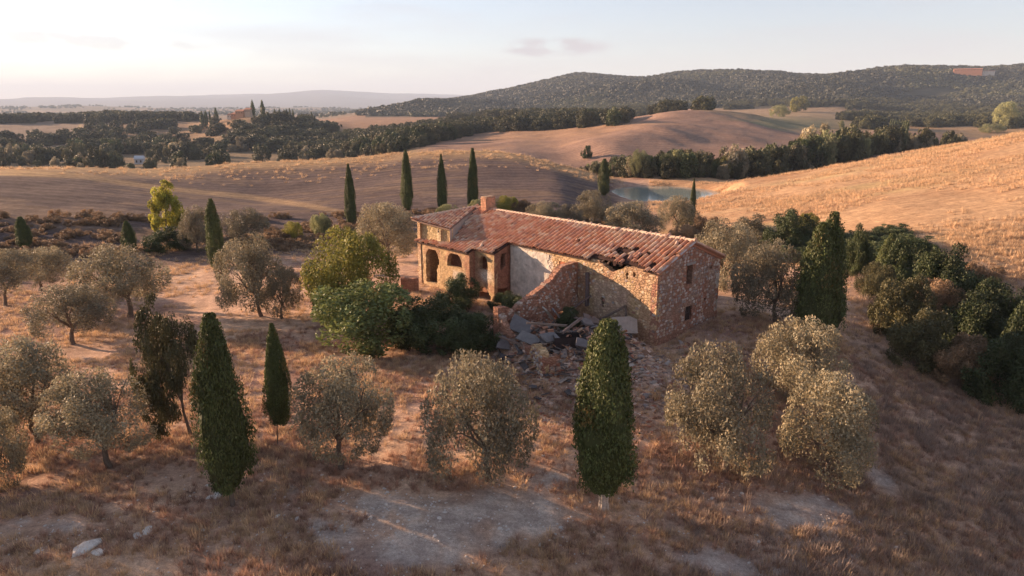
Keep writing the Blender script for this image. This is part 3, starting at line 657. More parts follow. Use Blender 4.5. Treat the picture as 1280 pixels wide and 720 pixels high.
def stone_field(parent, o, u, n, u0, u1, z0, z1, ok, size, dens, single, seed, pal=None, proud=.5):
    """stones set in rows on a wall face; the biggest become objects, the rest one joined part"""
    r = np.random.RandomState(seed); S = []; zz = z0
    while zz < z1:
        h = size * r.uniform(.7, 1.15); uu = u0 + r.uniform(0, size)
        while uu < u1:
            w = size * r.uniform(.8, 1.9)
            if r.rand() < dens and ok(uu + w / 2, zz + h / 2): S.append((w * h, uu + w / 2, zz + h / 2 + r.uniform(-.03, .03), w * .5, h * .52, r.randint(12), r.uniform(-.2, .2)))
            uu += w + .03
        zz += h * .97
    S.sort(reverse=True)
    j = Geo(); u3 = np.array([u[0], u[1], 0]); n3 = np.array([n[0], n[1], 0])
    ang = math.atan2(u[1], u[0])
    for i, (_, a, z, w, h, k, rot) in enumerate(S):
        p = np.array([o[0] + u[0] * a, o[1] + u[1] * a, z]) - n3 * .01
        if i < single:
            b = inst('stone', stone_me[k], parent); R = Matrix(((u3[0], 0, n3[0]), (u3[1], 0, n3[1]), (0, 1, 0))).to_4x4()
            b.matrix_local = Matrix.Translation(p) @ R @ Matrix.Rotation(rot, 4, 'Z') @ Matrix.Diagonal((w, h, .11 * proud * 2, 1))
        else:
            gg = stone_geo[k]; V = np.concatenate(gg.V); c, s = math.cos(rot), math.sin(rot)
            vx = (V[:, 0] * c - V[:, 1] * s) * w; vz = (V[:, 0] * s + V[:, 1] * c) * h; vd = V[:, 2] * .11 * proud * 2
            W = p + vx[:, None] * u3 + vd[:, None] * n3 + vz[:, None] * np.array([0, 0, 1])
            cc = np.array((pal or STC)[r.randint(len(pal or STC))]) * r.uniform(.8, 1.15)
            n0 = j.n; j.add(W, gg.F[0], cc)
            j.F.append(gg.F[2] + n0); j.M.append(0)
    if j.n: tag(j.obj('stones', M_stone, parent), kind='stuff')
def okg(u, z): return z < roofz(u) - .3 and .3 < u < GW - .25 and not gable_hole(np.array([u]), np.array([z]))[0] and not (abs(u - 4.2) < .62 and 4.2 < z < 6.4) and not (abs(u - 4.3) < .65 and 1.3 < z < 3.0) and (z > 3.0 or vnoise(u * 1.2, z * 1.2, 5) > .25)
stone_field(walls['gable'], (0, 0), (0, 1), (1, 0), .1, GW - .1, .9, 7.7, okg, .25, .74, 220, 501, None, .5)
def okf(u, z):
    x = u - 16.2
    if x < -10.9 and z < 5.75: return False
    if -6.2 < x < -2.7 and z < 4.4: return vnoise(u, z, 6) > .6
    return z < facade_top(u) - .12 and not facade_hole(np.array([u]), np.array([z]))[0]
GP = [(.58, .44, .28), (.55, .41, .26), (.50, .36, .23), (.56, .46, .33), (.44, .28, .19), (.60, .49, .34)]
stone_field(walls['facade'], (-16.2, 0), (1, 0), (0, -1), .2, 16.1, 1.0, 6.1, okf, .24, .34, 60, 502, GP, .22)
def okc(u, z): return z < cross_top(u) - .2 and not cross_hole(np.array([u]), np.array([z]))[0] and vnoise(u * 1.1, z * 1.1, 8) > .35
stone_field(walls['cross'], (-7.9, -.02), (0, -1), (1, 0), .1, 8.7, .9, 5.6, okc, .21, .5, 60, 503, [(.50, .36, .27), (.58, .52, .46), (.38, .22, .16), (.46, .40, .36), (.42, .20, .13)], .6)
def oks(u, z): return z < st_top(u) - .1
stone_field(walls['stump'], CW0, SU, SNN, .05, 2.05, -1.2, 2.0, oks, .27, .95, 40, 504, GP, 1.0)

# ---- roof: board deck with holes, channel and cover tiles
roof = empty('roof'); roof.parent = house; 
def eave(x):
    if x > -16.15: return -.28
    if x > -18.95: return -2.12
    return -2.85
def ragged_hole(x, y):
    a = ((x + 4.5) / .5) ** 2 + ((y - 1.5) / .28) ** 2 < 1 + .5 * vnoise(x * 4, y * 4, 9)
    b = (-6.6 < x < -1.3) & (y < .10 + .55 * (vnoise(x * 2.2, 0, 10) - .45))
    b2 = ((x + 3.55) / .4) ** 2 + ((y - 1.75) / .3) ** 2 < 1
    return bool(a or b or b2)
def inroof(x, y):
    if y > 4.3 or x > .22: return False
    if y < -1.9: return y > eave(x) and not (x < -22.6 and y > -2.5 + (x + 27.1) * .122) and x > -27.35
    if y < 4.2 and x < -22.45 - (y + 2.15) * .56: return False
    return y > eave(x)
def on_chimney(x, y): return -25.0 < x < -23.75 and y > 3.9
g = Geo(); st = .24
for i in range(int(28 / st)):
    for j in range(int(7.4 / st)):
        x = -27.4 + i * st; y = -2.85 + j * st; xm, ym = x + st / 2, y + st / 2
        if not inroof(xm, ym) or ragged_hole(xm, ym): continue
        x1 = min(x + st, .2); y1 = min(y + st, 4.285); y0 = max(y, eave(xm) + .05)
        V = [[x, y0, roofz(y0)], [x1, y0, roofz(y0)], [x1, y1, roofz(y1)], [x, y1, roofz(y1)]]; V += [[a, b, c - .1] for a, b, c in V]
        g.add(V, [[0, 1, 2, 3], [7, 6, 5, 4], [0, 4, 5, 1], [2, 6, 7, 3], [1, 5, 6, 2], [3, 7, 4, 0]], (.045, .022, .018))  # near-black deck colour deepens the shade in the gaps between tile rows
g.add([[-26.0, 4.285, 7.884], [.2, 4.285, 7.884], [.2, 8.9, 6.07], [-26.6, 8.9, 6.07], [-26.0, 4.285, 7.78], [.2, 4.285, 7.78], [.2, 8.9, 5.95], [-26.6, 8.9, 5.95]], [[0, 1, 2, 3], [7, 6, 5, 4], [2, 6, 7, 3], [1, 5, 6, 2], [3, 7, 4, 0]], (.30, .15, .10))
g.obj('roof_deck', M_tile, roof)
for k in range(7):      # rafters showing in the hole
    g = Geo(); xx = -6.2 + k * .62; g.add(*box(xx, xx + .11, .1, 4.1, 0, .12), (.16, .11, .08)); o_ = g.obj('rafter', M_timber, roof)
    for v_ in o_.data.vertices: v_.co.z += roofz(v_.co.y) - .27
TC = [(.44, .20, .135), (.40, .175, .115), (.48, .26, .18), (.34, .155, .11), (.52, .34, .26), (.43, .185, .11), (.33, .18, .145), (.46, .28, .22), (.50, .30, .21), (.38, .19, .145)]
def tile_geo(col, up=True, r0=.150, r1=.138, ln=.5, k=6):
    V = []
    for (y, r, dz) in ((0, r0, .03), (ln, r1, .0)):
        for t in np.linspace(0, PI, k + 1):
            z = math.sin(t) * r * 1.15; V.append([math.cos(t) * r, y, (z if up else .12 - z * .6) + dz])
    for (y, r, dz) in ((0, r0 - .022, .03),):
        for t in np.linspace(0, PI, k + 1): V.append([math.cos(t) * r, y, (math.sin(t) * r * 1.15 if up else .1 - math.sin(t) * r * .6) + dz])
    F = [[i, i + k + 1, i + k + 2, i + 1] for i in range(k)] + [[i, i + 1, 2 * (k + 1) + i + 1, 2 * (k + 1) + i] for i in range(k)]
    g = Geo(); g.add(V, F, col); return g
TC = [(c[0] * 1.16, c[1] * 1.28, c[2] * 1.22) for c in TC]
tgeo = [tile_geo(c) for c in TC]; tme = [g.mesh('roof_tile', M_tile) for g in tgeo]
angx = math.atan(SL); TW = .46
tiles = []
nx = int(27.6 / TW); tr = np.random.RandomState(33)
for i in range(nx):
    x = .05 - i * TW
    ln = .40
    y0 = eave(x) + tr.uniform(-.09, .07)
    nrow = int((4.3 - y0) / (ln * math.cos(angx))) + 1
    for j in range(nrow):
        y = y0 + j * ln * math.cos(angx)
        if y > 4.25 or not inroof(x, y + .13) or on_chimney(x, y) or ragged_hole(x, y) or ragged_hole(x, y + .3): continue
        loose = (x > -6 and y < 2.2 and tr.rand() < .16) or tr.rand() < .03 or (x < -22.5 and y > 3.0 and tr.rand() < .5)
        if x > -6 and y < 2.3 and tr.rand() < .10: continue
        rz = tr.normal(0, .03) + (tr.uniform(-.5, .5) if loose else 0)
        dz = .04 + (tr.uniform(0, .1) if loose else tr.uniform(0, .018))
        patchy = float(fbm(np.array([x / 3.]), np.array([y / 2.]), 77, 3)[0])
        k = tr.choice(10, p=[.3, .16, .12, .06, .05, .15, .02, .05, .05, .04]) if patchy < .22 else tr.choice([2, 0, 7, 8, 4, 9])
        tiles.append([h2w(x, y)[1] * 1.0, x + tr.normal(0, .012), y, roofz(y) + dz, rz, angx + tr.normal(0, .012) + (tr.uniform(-.1, .15) if loose else 0), k])
tiles.sort(key=lambda t: t[0])
joined = Geo()
def put_tile(x, y, z, rz, ax, k, joint, parent, sx=1.0):
    Mx = Matrix.Translation((x, y, z)) @ Matrix.Rotation(rz, 4, 'Z') @ Matrix.Rotation(ax, 4, 'X') @ Matrix.Diagonal((sx, 1, sx, 1))
    if joint is None: inst('roof_tile', tme[k], parent).matrix_local = Mx
    else:
        V = np.concatenate(tgeo[k].V); M = np.array(Mx); W = V @ M[:3, :3].T + M[:3, 3]
        joint.add(W, tgeo[k].F[0], np.array(TC[k]) * tr.uniform(.9, 1.12))
for i, (_, x, y, z, rz, ax, k) in enumerate(tiles): put_tile(x, y, z, rz, ax, k, None if i < 260 else joined, roof)
# back slope covers
for i in range(0, nx):
    x = .05 - i * TW
    if x < -25.6: continue
    for j in range(0, 12):
        y = 8.85 - j * .375
        if y > 4.3: put_tile(x, y, roofz(y) + .05, PI, angx, tr.choice(10), joined, roof)
tag(joined.obj('roof_tiles', M_tile, roof), kind='stuff')
# ridge tiles
rj = Geo()
for i in range(52):
    x = .25 - i * .46
    if x < -25.0: break
    k = tr.choice([2, 4, 7, 8, 2]); V = np.concatenate(tgeo[k].V) * [1.15, 1.05, 1.15]
    W = np.stack([x - V[:, 1], 4.285 + V[:, 0], 7.93 + V[:, 2]], -1)
    if i < 34:
        if i == 0:
            gg = Geo(); gg.add(np.stack([-V[:, 1], V[:, 0], V[:, 2]], -1), tgeo[k].F[0], (.62, .45, .33)); ridge_me = gg.mesh('ridge_tile', M_tile)
        inst('ridge_tile', ridge_me, roof, (x, 4.285, 7.93 + tr.uniform(-.01, .02)), (0, tr.normal(0, .02), tr.normal(0, .03)))
    else: rj.add(W, tgeo[k].F[0], (.62, .45, .33))
tag(rj.obj('ridge_tiles', M_tile, roof), kind='stuff')
# verge: pale mortar band along the gable rake, brick cornice under it
g = Geo()
for (ya, yb) in ((-.28, 4.285), (4.285, 8.85)):
    n_ = 12
    for q in range(n_):
        y0 = ya + (yb - ya) * q / n_; y1 = ya + (yb - ya) * (q + 1) / n_ - .02
        V = [[-.02, y0, roofz(y0) + .02], [.30, y0, roofz(y0) + .0], [.30, y1, roofz(y1) + .0], [-.02, y1, roofz(y1) + .02]]
        V = V + [[a, b, c + .09] for a, b, c in V]
        cc = (.52, .45, .42) if (q % 3 and ya < 0) else (.42, .24, .17)
        g.add(V, [[3, 2, 1, 0], [4, 5, 6, 7], [0, 1, 5, 4], [1, 2, 6, 5], [2, 3, 7, 6], [3, 0, 4, 7]], np.array(cc) * tr.uniform(.85, 1.1))
g.obj('verge', M_tile, roof)
g = Geo()
for (ya, yb) in ((0.0, 4.285), (8.57, 4.285)):
    V = [[.0, ya, roofz(ya) - .30], [.10, ya, roofz(ya) - .30], [.10, yb, roofz(yb) - .30], [.0, yb, roofz(yb) - .30]]; V += [[a, b, c + .19] for a, b, c in V]
    g.add(V, [[3, 2, 1, 0], [4, 5, 6, 7], [0, 1, 5, 4], [1, 2, 6, 5], [2, 3, 7, 6], [3, 0, 4, 7]], (.36, .16, .10))
g.obj('cornice', M_tile, house)
# raised corner roof
cr = empty('corner_roof'); cr.parent = house
g = Geo(); V = [K1, K2, K3]; V += [v - [0, 0, .14] for v in V]; g.add(V[:6], [[0, 3, 5, 2], [1, 4, 3, 0], [2, 5, 4, 1]], (.3, .2, .15)); g.F.append(np.array([[0, 2, 1], [3, 4, 5]])); g.M.append(0)
zb = lambda y: 6.2 + SL * min(y, 4.285) - .05
g.add([K3, K2, [K2[0], K2[1], zb(K2[1])], [K3[0], K3[1], zb(K3[1])]], [[0, 1, 2, 3]], (.40, .33, .28)); g.obj('roof_deck', M_tile, cr)
jt = Geo(); nr = 14
for s in range(nr):
    f_ = (s + .4) / nr; a = K2 + (K1 - K2) * f_; b = K3 + (K1 - K3) * f_; ln_ = np.linalg.norm(a - b); nt = max(1, int(ln_ / .40))
    d = (a - b) / ln_; yaw = math.atan2(-d[0], d[1]); pit = math.asin(d[2])
    for q in range(nt):
        p = b + d * (q * .40 - .12); k = tr.choice(10); put_tile(p[0], p[1], p[2] + .035, yaw, pit, k, jt, cr, .85)
tag(jt.obj('roof_tiles', M_tile, cr), kind='stuff')
rj = Geo()
for q in range(15):
    p = K1 + (K2 - K1) * (q / 15); d = (K2 - K1) / np.linalg.norm(K2 - K1); Mx = Matrix.Translation((p[0], p[1], p[2] + .04)) @ Matrix.Rotation(math.atan2(-d[0], d[1]), 4, 'Z') @ Matrix.Rotation(.09, 4, 'X')
    V = np.concatenate(tgeo[4].V); M = np.array(Mx); rj.add(V @ M[:3, :3].T + M[:3, 3], tgeo[4].F[0], (.58, .42, .32))
tag(rj.obj('ridge_tiles', M_tile, cr), kind='stuff')

# chimneys with courses of brick
def brick_stack(name, x0, x1, y0, y1, z0, z1, col, course=.13, cap=True):
    root = empty(name); root.parent = house
    g = Geo(); g.add(*box(x0 + .02, x1 - .02, y0 + .02, y1 - .02, z0, z1 - .1), (.40, .3, .22)); g.obj('core', M_brickw, root)
    g = Geo(); r = np.random.RandomState(3)
    for c in range(int((z1 - z0) / course)):
        z = z0 + c * course; off = .13 * (c % 2)
        for (ax, a0, a1, fixed, sgn) in (('x', x0, x1, y0, -1), ('x', x0, x1, y1, 1), ('y', y0, y1, x0, -1), ('y', y0, y1, x1, 1)):
            a = a0 + (off if off else 0)
            while a < a1 - .05:
                b = min(a + .25, a1); j = r.uniform(.0, .03); top = (z + course - .02) if not (z > z1 - .3 and r.rand() < .35) else None
                if top:
                    cc = np.array(col) * r.uniform(.7, 1.25)
                    if ax == 'x': g.add(*box(a, b - .02, min(fixed, fixed + sgn * (.02 + j)) , max(fixed, fixed + sgn * (.02 + j)), z, top), cc)
                    else: g.add(*box(min(fixed, fixed + sgn * (.02 + j)), max(fixed, fixed + sgn * (.02 + j)), a, b - .02, z, top), cc)
                a = b
    tag(g.obj('bricks', M_stone, root), kind='stuff'); return root
brick_stack('chimney', -24.75, -23.9, 3.75, 4.95, 6.9, 9.35, (.46, .24, .15))
sm = brick_stack('chimney', -24.25, -23.6, -2.25, -1.6, 5.0, 6.75, (.62, .48, .30)); tag(sm, 'small pale stack with a square flue hole above the porch')
g = Geo(); g.add(*box(-24.05, -23.85, -2.30, -2.24, 6.35, 6.52), (.04, .03, .03)); g.obj('flue_shade_block', M_timber, sm)  # dark block stands for the shade inside the flue hole
chm = None

# ------------------------------------------------------------------ foliage prototypes (unit: crown radius 1, height 0..1)
def leaf_quads(P, Nrm, size, r, elong=1.6, zs=1.0):
    n = len(P); a = r.normal(size=(n, 3)); a -= (a * Nrm).sum(1)[:, None] * Nrm * .6; a /= np.linalg.norm(a, axis=1)[:, None]
    b = np.cross(Nrm, a); b /= np.linalg.norm(b, axis=1)[:, None] + 1e-9
    s = (size * r.uniform(.6, 1.3, n))[:, None]; a = a * [1, 1, zs]; b = b * [1, 1, zs]
    V = np.stack([P - a * s * elong, P - b * s * .55, P + a * s * elong, P + b * s * .55], 1).reshape(-1, 3)
    return V, np.arange(n * 4).reshape(n, 4)
def leaf_cols(n, r, clump, lo=.72, hi=1.25):
    c = r.uniform(lo, hi, n) * clump; w = r.uniform(-.08, .10, n)
    return np.repeat(np.stack([c * (1 + w), c, c * (1 - w)], -1), 4, axis=0)
def round_crown(name, seed, nl=45, per=330, leaf=.030, rad=(.20, .36), squash=.62, lop=.25, mat=None, low=0.0, spread=.78, majors=9, elong=1.3):
    """crown of leaf clumps gathered on a few uneven limbs, so that the outline is lobed and sky shows between"""
    r = np.random.RandomState(seed); g = Geo(); MJ = []
    for k in range(majors):
        t = k * 2.4 + r.uniform(-.5, .5) + seed; ph = math.asin(np.clip(-.42 - low * .6 + (1.4 + low * .6) * (k + r.uniform(0, 1)) / majors, -1, 1)); q = r.uniform(.42, .80)
        MJ.append((np.array([math.cos(t) * math.cos(ph) * q * (1 + lop * math.sin(t + seed)), math.sin(t) * math.cos(ph) * q, .48 + .30 * math.sin(ph)]), r.uniform(.22, .42), r.uniform(.78, 1.2)))
    for k in range(nl):
        mc, mr, mv = MJ[k % majors]; d0 = r.normal(size=3); d0 /= np.linalg.norm(d0); d0[2] = d0[2] * .9 + .12
        c = mc + d0 * mr * r.uniform(.6, 1.05) * [1, 1, .52]
        if k % 6 == 5: c = mc * [.5, .5, 1] + r.normal(size=3) * [.15, .15, .08]
        R = r.uniform(*rad) * .62; n = int(per * (R / .17) ** 2); d = r.normal(size=(n, 3)); d /= np.linalg.norm(d, axis=1)[:, None]
        sh = r.uniform(.2, 1.15, n) ** .6
        P = c + d * (R * sh)[:, None] * [1, 1, squash * .75]; P[:, 2] = np.maximum(P[:, 2], .02 + .05 * r.rand(n))
        nn = d + r.normal(size=(n, 3)) * .6; nn /= np.linalg.norm(nn, axis=1)[:, None]
        V, F = leaf_quads(P, nn, np.full(n, leaf), r, elong, .5); g.add(V, F, leaf_cols(n, r, r.uniform(.80, 1.2) * mv))
    A = np.concatenate(g.V); lo = np.percentile(A, 1.2, axis=0); hi = np.percentile(A, 98.8, axis=0)
    g.V = [(v - [(lo[0] + hi[0]) / 2, (lo[1] + hi[1]) / 2, lo[2]]) / [(hi[0] - lo[0]) / 2, (hi[1] - lo[1]) / 2, hi[2] - lo[2]] for v in g.V]
    for i, v in enumerate(g.V):
        c4 = v.reshape(-1, 4, 3).mean(1); q = c4 * [1, 1, 2] - [0, 0, 1]; rho = np.linalg.norm(q, axis=1); f = np.where(rho > 1.02, (1.02 + (rho - 1.02) * .5) / np.maximum(rho, .01), 1.0)
        nc = (q * f[:, None] + [0, 0, 1]) * [1, 1, .5]; g.V[i] = v + np.repeat(nc - c4, 4, axis=0)
    return g
def cypress_crown(seed, n=26000, leaf=.0155, twin=False, belly=.45, lump=.13, e1=1.55, e2=.85):
    """tapering flame made of upright sprays; radius 1, height 1"""
    r = np.random.RandomState(seed); g = Geo()
    cols = [(0, 0, 1.0, 1.0)] if not twin else [(-.25, 0, .8, .93), (.28, .05, .75, 1.0)]
    def prof(t): return np.clip((1 - np.clip((t - belly) / (1 - belly), 0, 1) ** e1) ** e2 * np.clip(.42 + t * 2.1 / (belly * 1.9), 0, 1) ** .8, .0, 1)
    for (cx, cy, sr, sh) in cols:
        nsp = 330
        for k in range(nsp):
            t = r.uniform(0, 1) ** .95; a = r.uniform(0, 2 * PI); R = prof(np.array([t]))[0] * sr * (.86 + lump * math.sin(a * 3 + seed + t * 5) + lump * .7 * math.sin(a * 5 + t * 11) + .16 * (float(vnoise(a * 3.2 + seed * 9, t * 13, 3)) - .5))
            tone = .72 + .56 * float(vnoise(a * 3.2 + seed * 9, t * 13, 4))
            m = int(n / nsp / len(cols)); q = r.rand(m); z = t * sh + (q - .35) * .13
            aa = a + r.normal(0, .16 / max(R, .3), m); rr = R * (1.02 - q * .10) * r.uniform(.86, 1.07, m)
            rr = np.where(r.rand(m) < .05, rr * r.uniform(1.0, 1.16, m), np.minimum(rr, R * 1.1))
            P = np.stack([cx + np.cos(aa) * rr, cy + np.sin(aa) * rr, np.clip(z, 0, sh * 1.03)], -1)
            out = np.stack([np.cos(aa), np.sin(aa), np.full(m, .25)], -1) + r.normal(size=(m, 3)) * .35; out /= np.linalg.norm(out, axis=1)[:, None]
            s = leaf * r.uniform(.6, 1.3, m); up = np.array([0, 0, .28]) + r.normal(size=(m, 3)) * [.9, .9, .08]; 
            b = np.cross(out, up); b /= np.linalg.norm(b, axis=1)[:, None] + 1e-9; b = b * [1, 1, .3]
            V = np.stack([P - up * s[:, None] * 1.2, P - b * s[:, None] * 1.5, P + up * s[:, None] * 1.6, P + b * s[:, None] * 1.5], 1).reshape(-1, 3)
            g.add(V, np.arange(m * 4).reshape(m, 4), leaf_cols(m, r, r.uniform(.75, 1.25) * tone) * (np.array([1.9, 1.15, 1.2]) if r.rand() < .04 else np.ones(3)))
        # inner core, toned darker, blocking the view through the sprays
        ts = np.linspace(0, .97, 22); k = 14; V = []
        for t in ts:
            for j in range(k):
                a = j * 2 * PI / k; R = prof(np.array([t]))[0] * sr * .84 * (.86 + lump * math.sin(a * 3 + seed + t * 5) + r.uniform(-.05, .05)); V.append([cx + math.cos(a) * R, cy + math.sin(a) * R, t * sh])
        F = [[i * k + j, i * k + (j + 1) % k, (i + 1) * k + (j + 1) % k, (i + 1) * k + j] for i in range(21) for j in range(k)]
        g.add(V, F, (.6, .6, .6))
    return g
def trunk_geo(seed, k=4, thick=.06, straight=False):
    """trunk from z=0 to crown middle z=1, limbs spreading to radius ~.6"""
    r = np.random.RandomState(seed); g = Geo(); col = (.15, .115, .09) 
    p = [np.array([0, 0, -.12])]; 
    for q in (.15, .3, .45): p.append(np.array([r.normal(0, .04), r.normal(0, .04), q]))
    if straight: p = [np.array([0, 0, -.12]), np.array([0, 0, .45]), np.array([0, 0, 1.1])]
    add_tube(g, p, [thick * 1.5, thick * 1.1, thick * .95, thick * .9][:len(p)], col, 8)
    if not straight:
        for i in range(k):
            a = i * 2 * PI / k + r.uniform(-.4, .4); e = np.array([math.cos(a) * r.uniform(.35, .6), math.sin(a) * r.uniform(.35, .6), r.uniform(.95, 1.3)])
            m_ = p[-1] * .5 + e * .5 + [math.cos(a) * .1, math.sin(a) * .1, -.02]
            add_tube(g, [p[-1], m_, e], [thick * .65, thick * .45, thick * .2], col, 6)
            for w in range(2):
                e2 = e + r.normal(size=3) * [.3, .3, .15]; add_tube(g, [m_, (m_ + e2) / 2 + [0, 0, .05], e2], [thick * .3, thick * .2, thick * .1], col, 5)
    return g
ME = {}
def mk(name, g, mat): ME[name] = g.mesh(name, mat); return ME[name]
for i in range(4): mk('olive%d' % i, round_crown('c', 10 + i, 130, 155, .019, majors=13, lop=.2, rad=(.15, .34), squash=.75), M_olive)
for i in range(3): mk('bush%d' % i, round_crown('c', 30 + i, 80, 210, .024, rad=(.22, .38), squash=.75, lop=.15, low=.5, majors=10), M_dark)
mk('fig', round_crown('c', 41, 80, 110, .034, rad=(.2, .36), squash=.8, low=.5, elong=1.0), M_fig)
mk('feather', round_crown('c', 43, 90, 300, .020, rad=(.2, .36), squash=.95, lop=.08, low=.4, majors=11), M_green)
mk('juniper', round_crown('c', 45, 100, 260, .019, rad=(.2, .34), squash=.5, lop=.1, majors=12, low=.2), M_juniper)
for i in range(3): mk('cypress%d' % i, cypress_crown(60 + i, belly=(.30, .30, .28)[i], e1=(1.55, 1.9, 1.8)[i], e2=(.85, .62, .72)[i], lump=(.12, .13, .17)[i]), M_cyp)
mk('cypresstwin', cypress_crown(66, 30000, twin=True, belly=.3, e1=1.8, e2=.7), M_cyp)
for i in range(4): mk('wood%d' % i, round_crown('c', 70 + i, 36, 44, .058, rad=(.3, .5), squash=.75, lop=.12, low=.5, majors=8), M_wood)
mk('poplar', round_crown('c', 81, 80, 110, .034, rad=(.22, .38), squash=.5, lop=.06, low=.3, majors=11), M_yellow)
for i in range(4): mk('trunk%d' % i, trunk_geo(90 + i, 4 + i % 2), M_bark)
mk('post', trunk_geo(99, straight=True, thick=.03), M_bark)
# far crowns
def far_crown(seed, n=60):
    r = np.random.RandomState(seed); g = Geo()
    d = r.normal(size=(n, 3)); d[:, 2] = np.abs(d[:, 2]) * 1.0 - .25; d /= np.linalg.norm(d, axis=1)[:, None]
    P = d * r.uniform(.7, 1, n)[:, None] * [1, 1, .55] + [0, 0, .45]
    V, F = leaf_quads(P, d + r.normal(size=(n, 3)) * .3, np.full(n, .26), r, 1.1); g.add(V, F, leaf_cols(n, r, 1, .75, 1.25)); return g
M_forest = foliage_mat('forest_leaves', (.045, .052, .038), .08, .3)
mk('far0', far_crown(1, 70), M_forest); mk('far1', far_crown(2, 60), M_wood)
mk('farcyp', cypress_crown(69, 600, .09), M_cyp)

def setmat(o, m):
    o.material_slots[0].link = 'OBJECT'; o.material_slots[0].material = m

def canopy(name, label, cat, base, cx, ytop, ybot, width, crown, trunk='trunk0', mat=None, group=None, rz=None, tk=1.0, depth=1.0, baseP=None):
    """tree at ground point under pixel base; crown centre column cx, top / bottom rows, width in px"""
    P = gp(*base) if baseP is None else np.array(baseP); D = math.hypot(P[0], P[1])
    top = pt(cx, ytop, D); bot = pt(cx, ybot, D); s = (P[1] * cT + (CAM_H - P[2] - 2) * sT) / FPX
    if crown.startswith('cypress') and trunk: ybot -= .025 * (ybot - ytop)
    if 'olive' in crown: hh_ = ybot - ytop; width *= .93; ytop += .07 * hh_; ybot -= (.05 * hh_ if trunk else 0)
    w = width * s * .5; el = math.atan2(CAM_H - P[2], D); hp = (ybot - ytop) * s
    # the outline seen from above mixes height and depth: solve for the true height
    if not crown.startswith('cypress'):
        h = 2 * math.sqrt(max((hp / 2) ** 2 - (w * .85 * math.sin(el)) ** 2, (hp * .28) ** 2)) / math.cos(el)
        zm = (top[2] + bot[2]) / 2; top = np.array(top); bot = np.array(bot); top[2] = zm + h / 2; bot[2] = max(zm - h / 2, P[2] - .3)
    h = max(top[2] - bot[2], .5)
    rz = random.uniform(0, 6.28) if rz is None else rz
    root = empty(name, P); tag(root, label, cat, group)
    zc = bot[2] - P[2]
    zc = zc + .0; off = np.array([(top[0] + bot[0]) / 2 - P[0], (top[1] + bot[1]) / 2 - P[1], 0])
    c = inst('crown', ME[crown], root, (off[0], off[1], zc - h * .02), (0, 0, rz), (w, w * depth, h * 1.02))
    if mat: setmat(c, mat)
    if trunk:
        th = zc + h * .55
        tt = inst('trunk', ME[trunk], root, (0, 0, 0), (0, 0, rz), (w * .9 * tk, w * .9 * tk, th))
        # lean the trunk towards the crown centre by shearing is avoided: tilt instead
        tt.rotation_euler = (-math.atan2(off[1], th) if th else 0, math.atan2(off[0], th) if th else 0, 0)
    return root

# ------------------------------------------------------------------ cypresses: (base px), (crown column, top, bottom), width
def cyp(base, cx, ytop, ybot, width, label, crown='cypress0', trunk=True, tk=1.0, rz=None, group=None, name='cypress_tree'):
    return canopy(name, label, 'cypress tree', base, cx, ytop, ybot, width, crown, 'post' if trunk else None, group=group, rz=rz, tk=tk)
cyp((754, 636), 757, 408, 608, 82, 'big full cypress in the foreground centre with several pale bare stems at its foot', 'cypress1', tk=.0001, rz=.6)
bt = gp(753, 640)
cyp((291, 632), 274, 399, 607, 66, 'tall leaning cypress at the lower left with a thick bare grey trunk', 'cypress2', tk=2.6, rz=2.0)
cyp((347, 556), 345, 408, 527, 36, 'slim dark cypress standing on a thin bare stem between the tall cypress and the olive', 'cypress0', tk=1.2)
cyp((1027, 428), 1029, 271, 424, 68, 'broad twin topped cypress right of the farmhouse gable', 'cypresstwin', False, rz=.4)
cyp((1108, 360), 1111, 294, 362, 40, 'small conical cypress standing among the dark thicket shrubs', 'cypress0', False)
cyp((438, 281), 437, 207, 279, 16, 'slender cypress leftmost of the row behind the farmhouse', 'cypress0', False)
cyp((509, 262), 508, 190, 261, 16, 'slender cypress second of the row behind the farmhouse just left of its roof corner', 'cypress2', False)
cyp((553, 265), 552, 195, 263, 14, 'slender cypress third of the row rising behind the raised corner roof', 'cypress0', False)
cyp((592, 268), 591, 188, 266, 14, 'slender cypress directly behind the big roof chimney', 'cypress1', False)
cyp((755, 246), 755, 200, 243, 16, 'short cypress behind the middle of the long roof near the pond', 'cypress1', False)
cyp((866, 282), 866, 225, 280, 9, 'very thin cypress at the near corner of the pond', 'cypress0', False)
cyp((29, 311), 28, 272, 309, 19, 'small cypress at the far left edge above the olives', 'cypress1', False)
cyp((161, 316), 160, 277, 314, 18, 'small leaning cypress behind the large left olive', 'cypress2', False)
cyp((270, 333), 267, 251, 331, 23, 'dark cypress in front of the pair of grey olives in the left field', 'cypress2', False)
canopy('juniper_tree', 'loose brownish green juniper standing behind the tall leaning cypress', 'conifer', (238, 543), 214, 380, 532, 84, 'juniper', 'trunk0', M_juniper, tk=.7)

# multi-stemmed foot of the big foreground cypress
root = None
for o_ in [o for o in bpy.data.objects if o.name.startswith('cypress_tree') and o.get('label', '').startswith('big full')]: root = o_
g = Geo(); r = np.random.RandomState(4)
for k in range(6):
    a = r.uniform(0, 6.28); add_tube(g, [[math.cos(a) * .18, math.sin(a) * .18, -.15], [math.cos(a) * .12, math.sin(a) * .12, .5], [math.cos(a) * .3, math.sin(a) * .3, 1.5]], [.15, .11, .08], (.50, .42, .35), 6)
g.obj('stems', M_bark, root)
for ch in list(root.children):
    if ch.name.startswith('trunk'): bpy.data.objects.remove(ch)

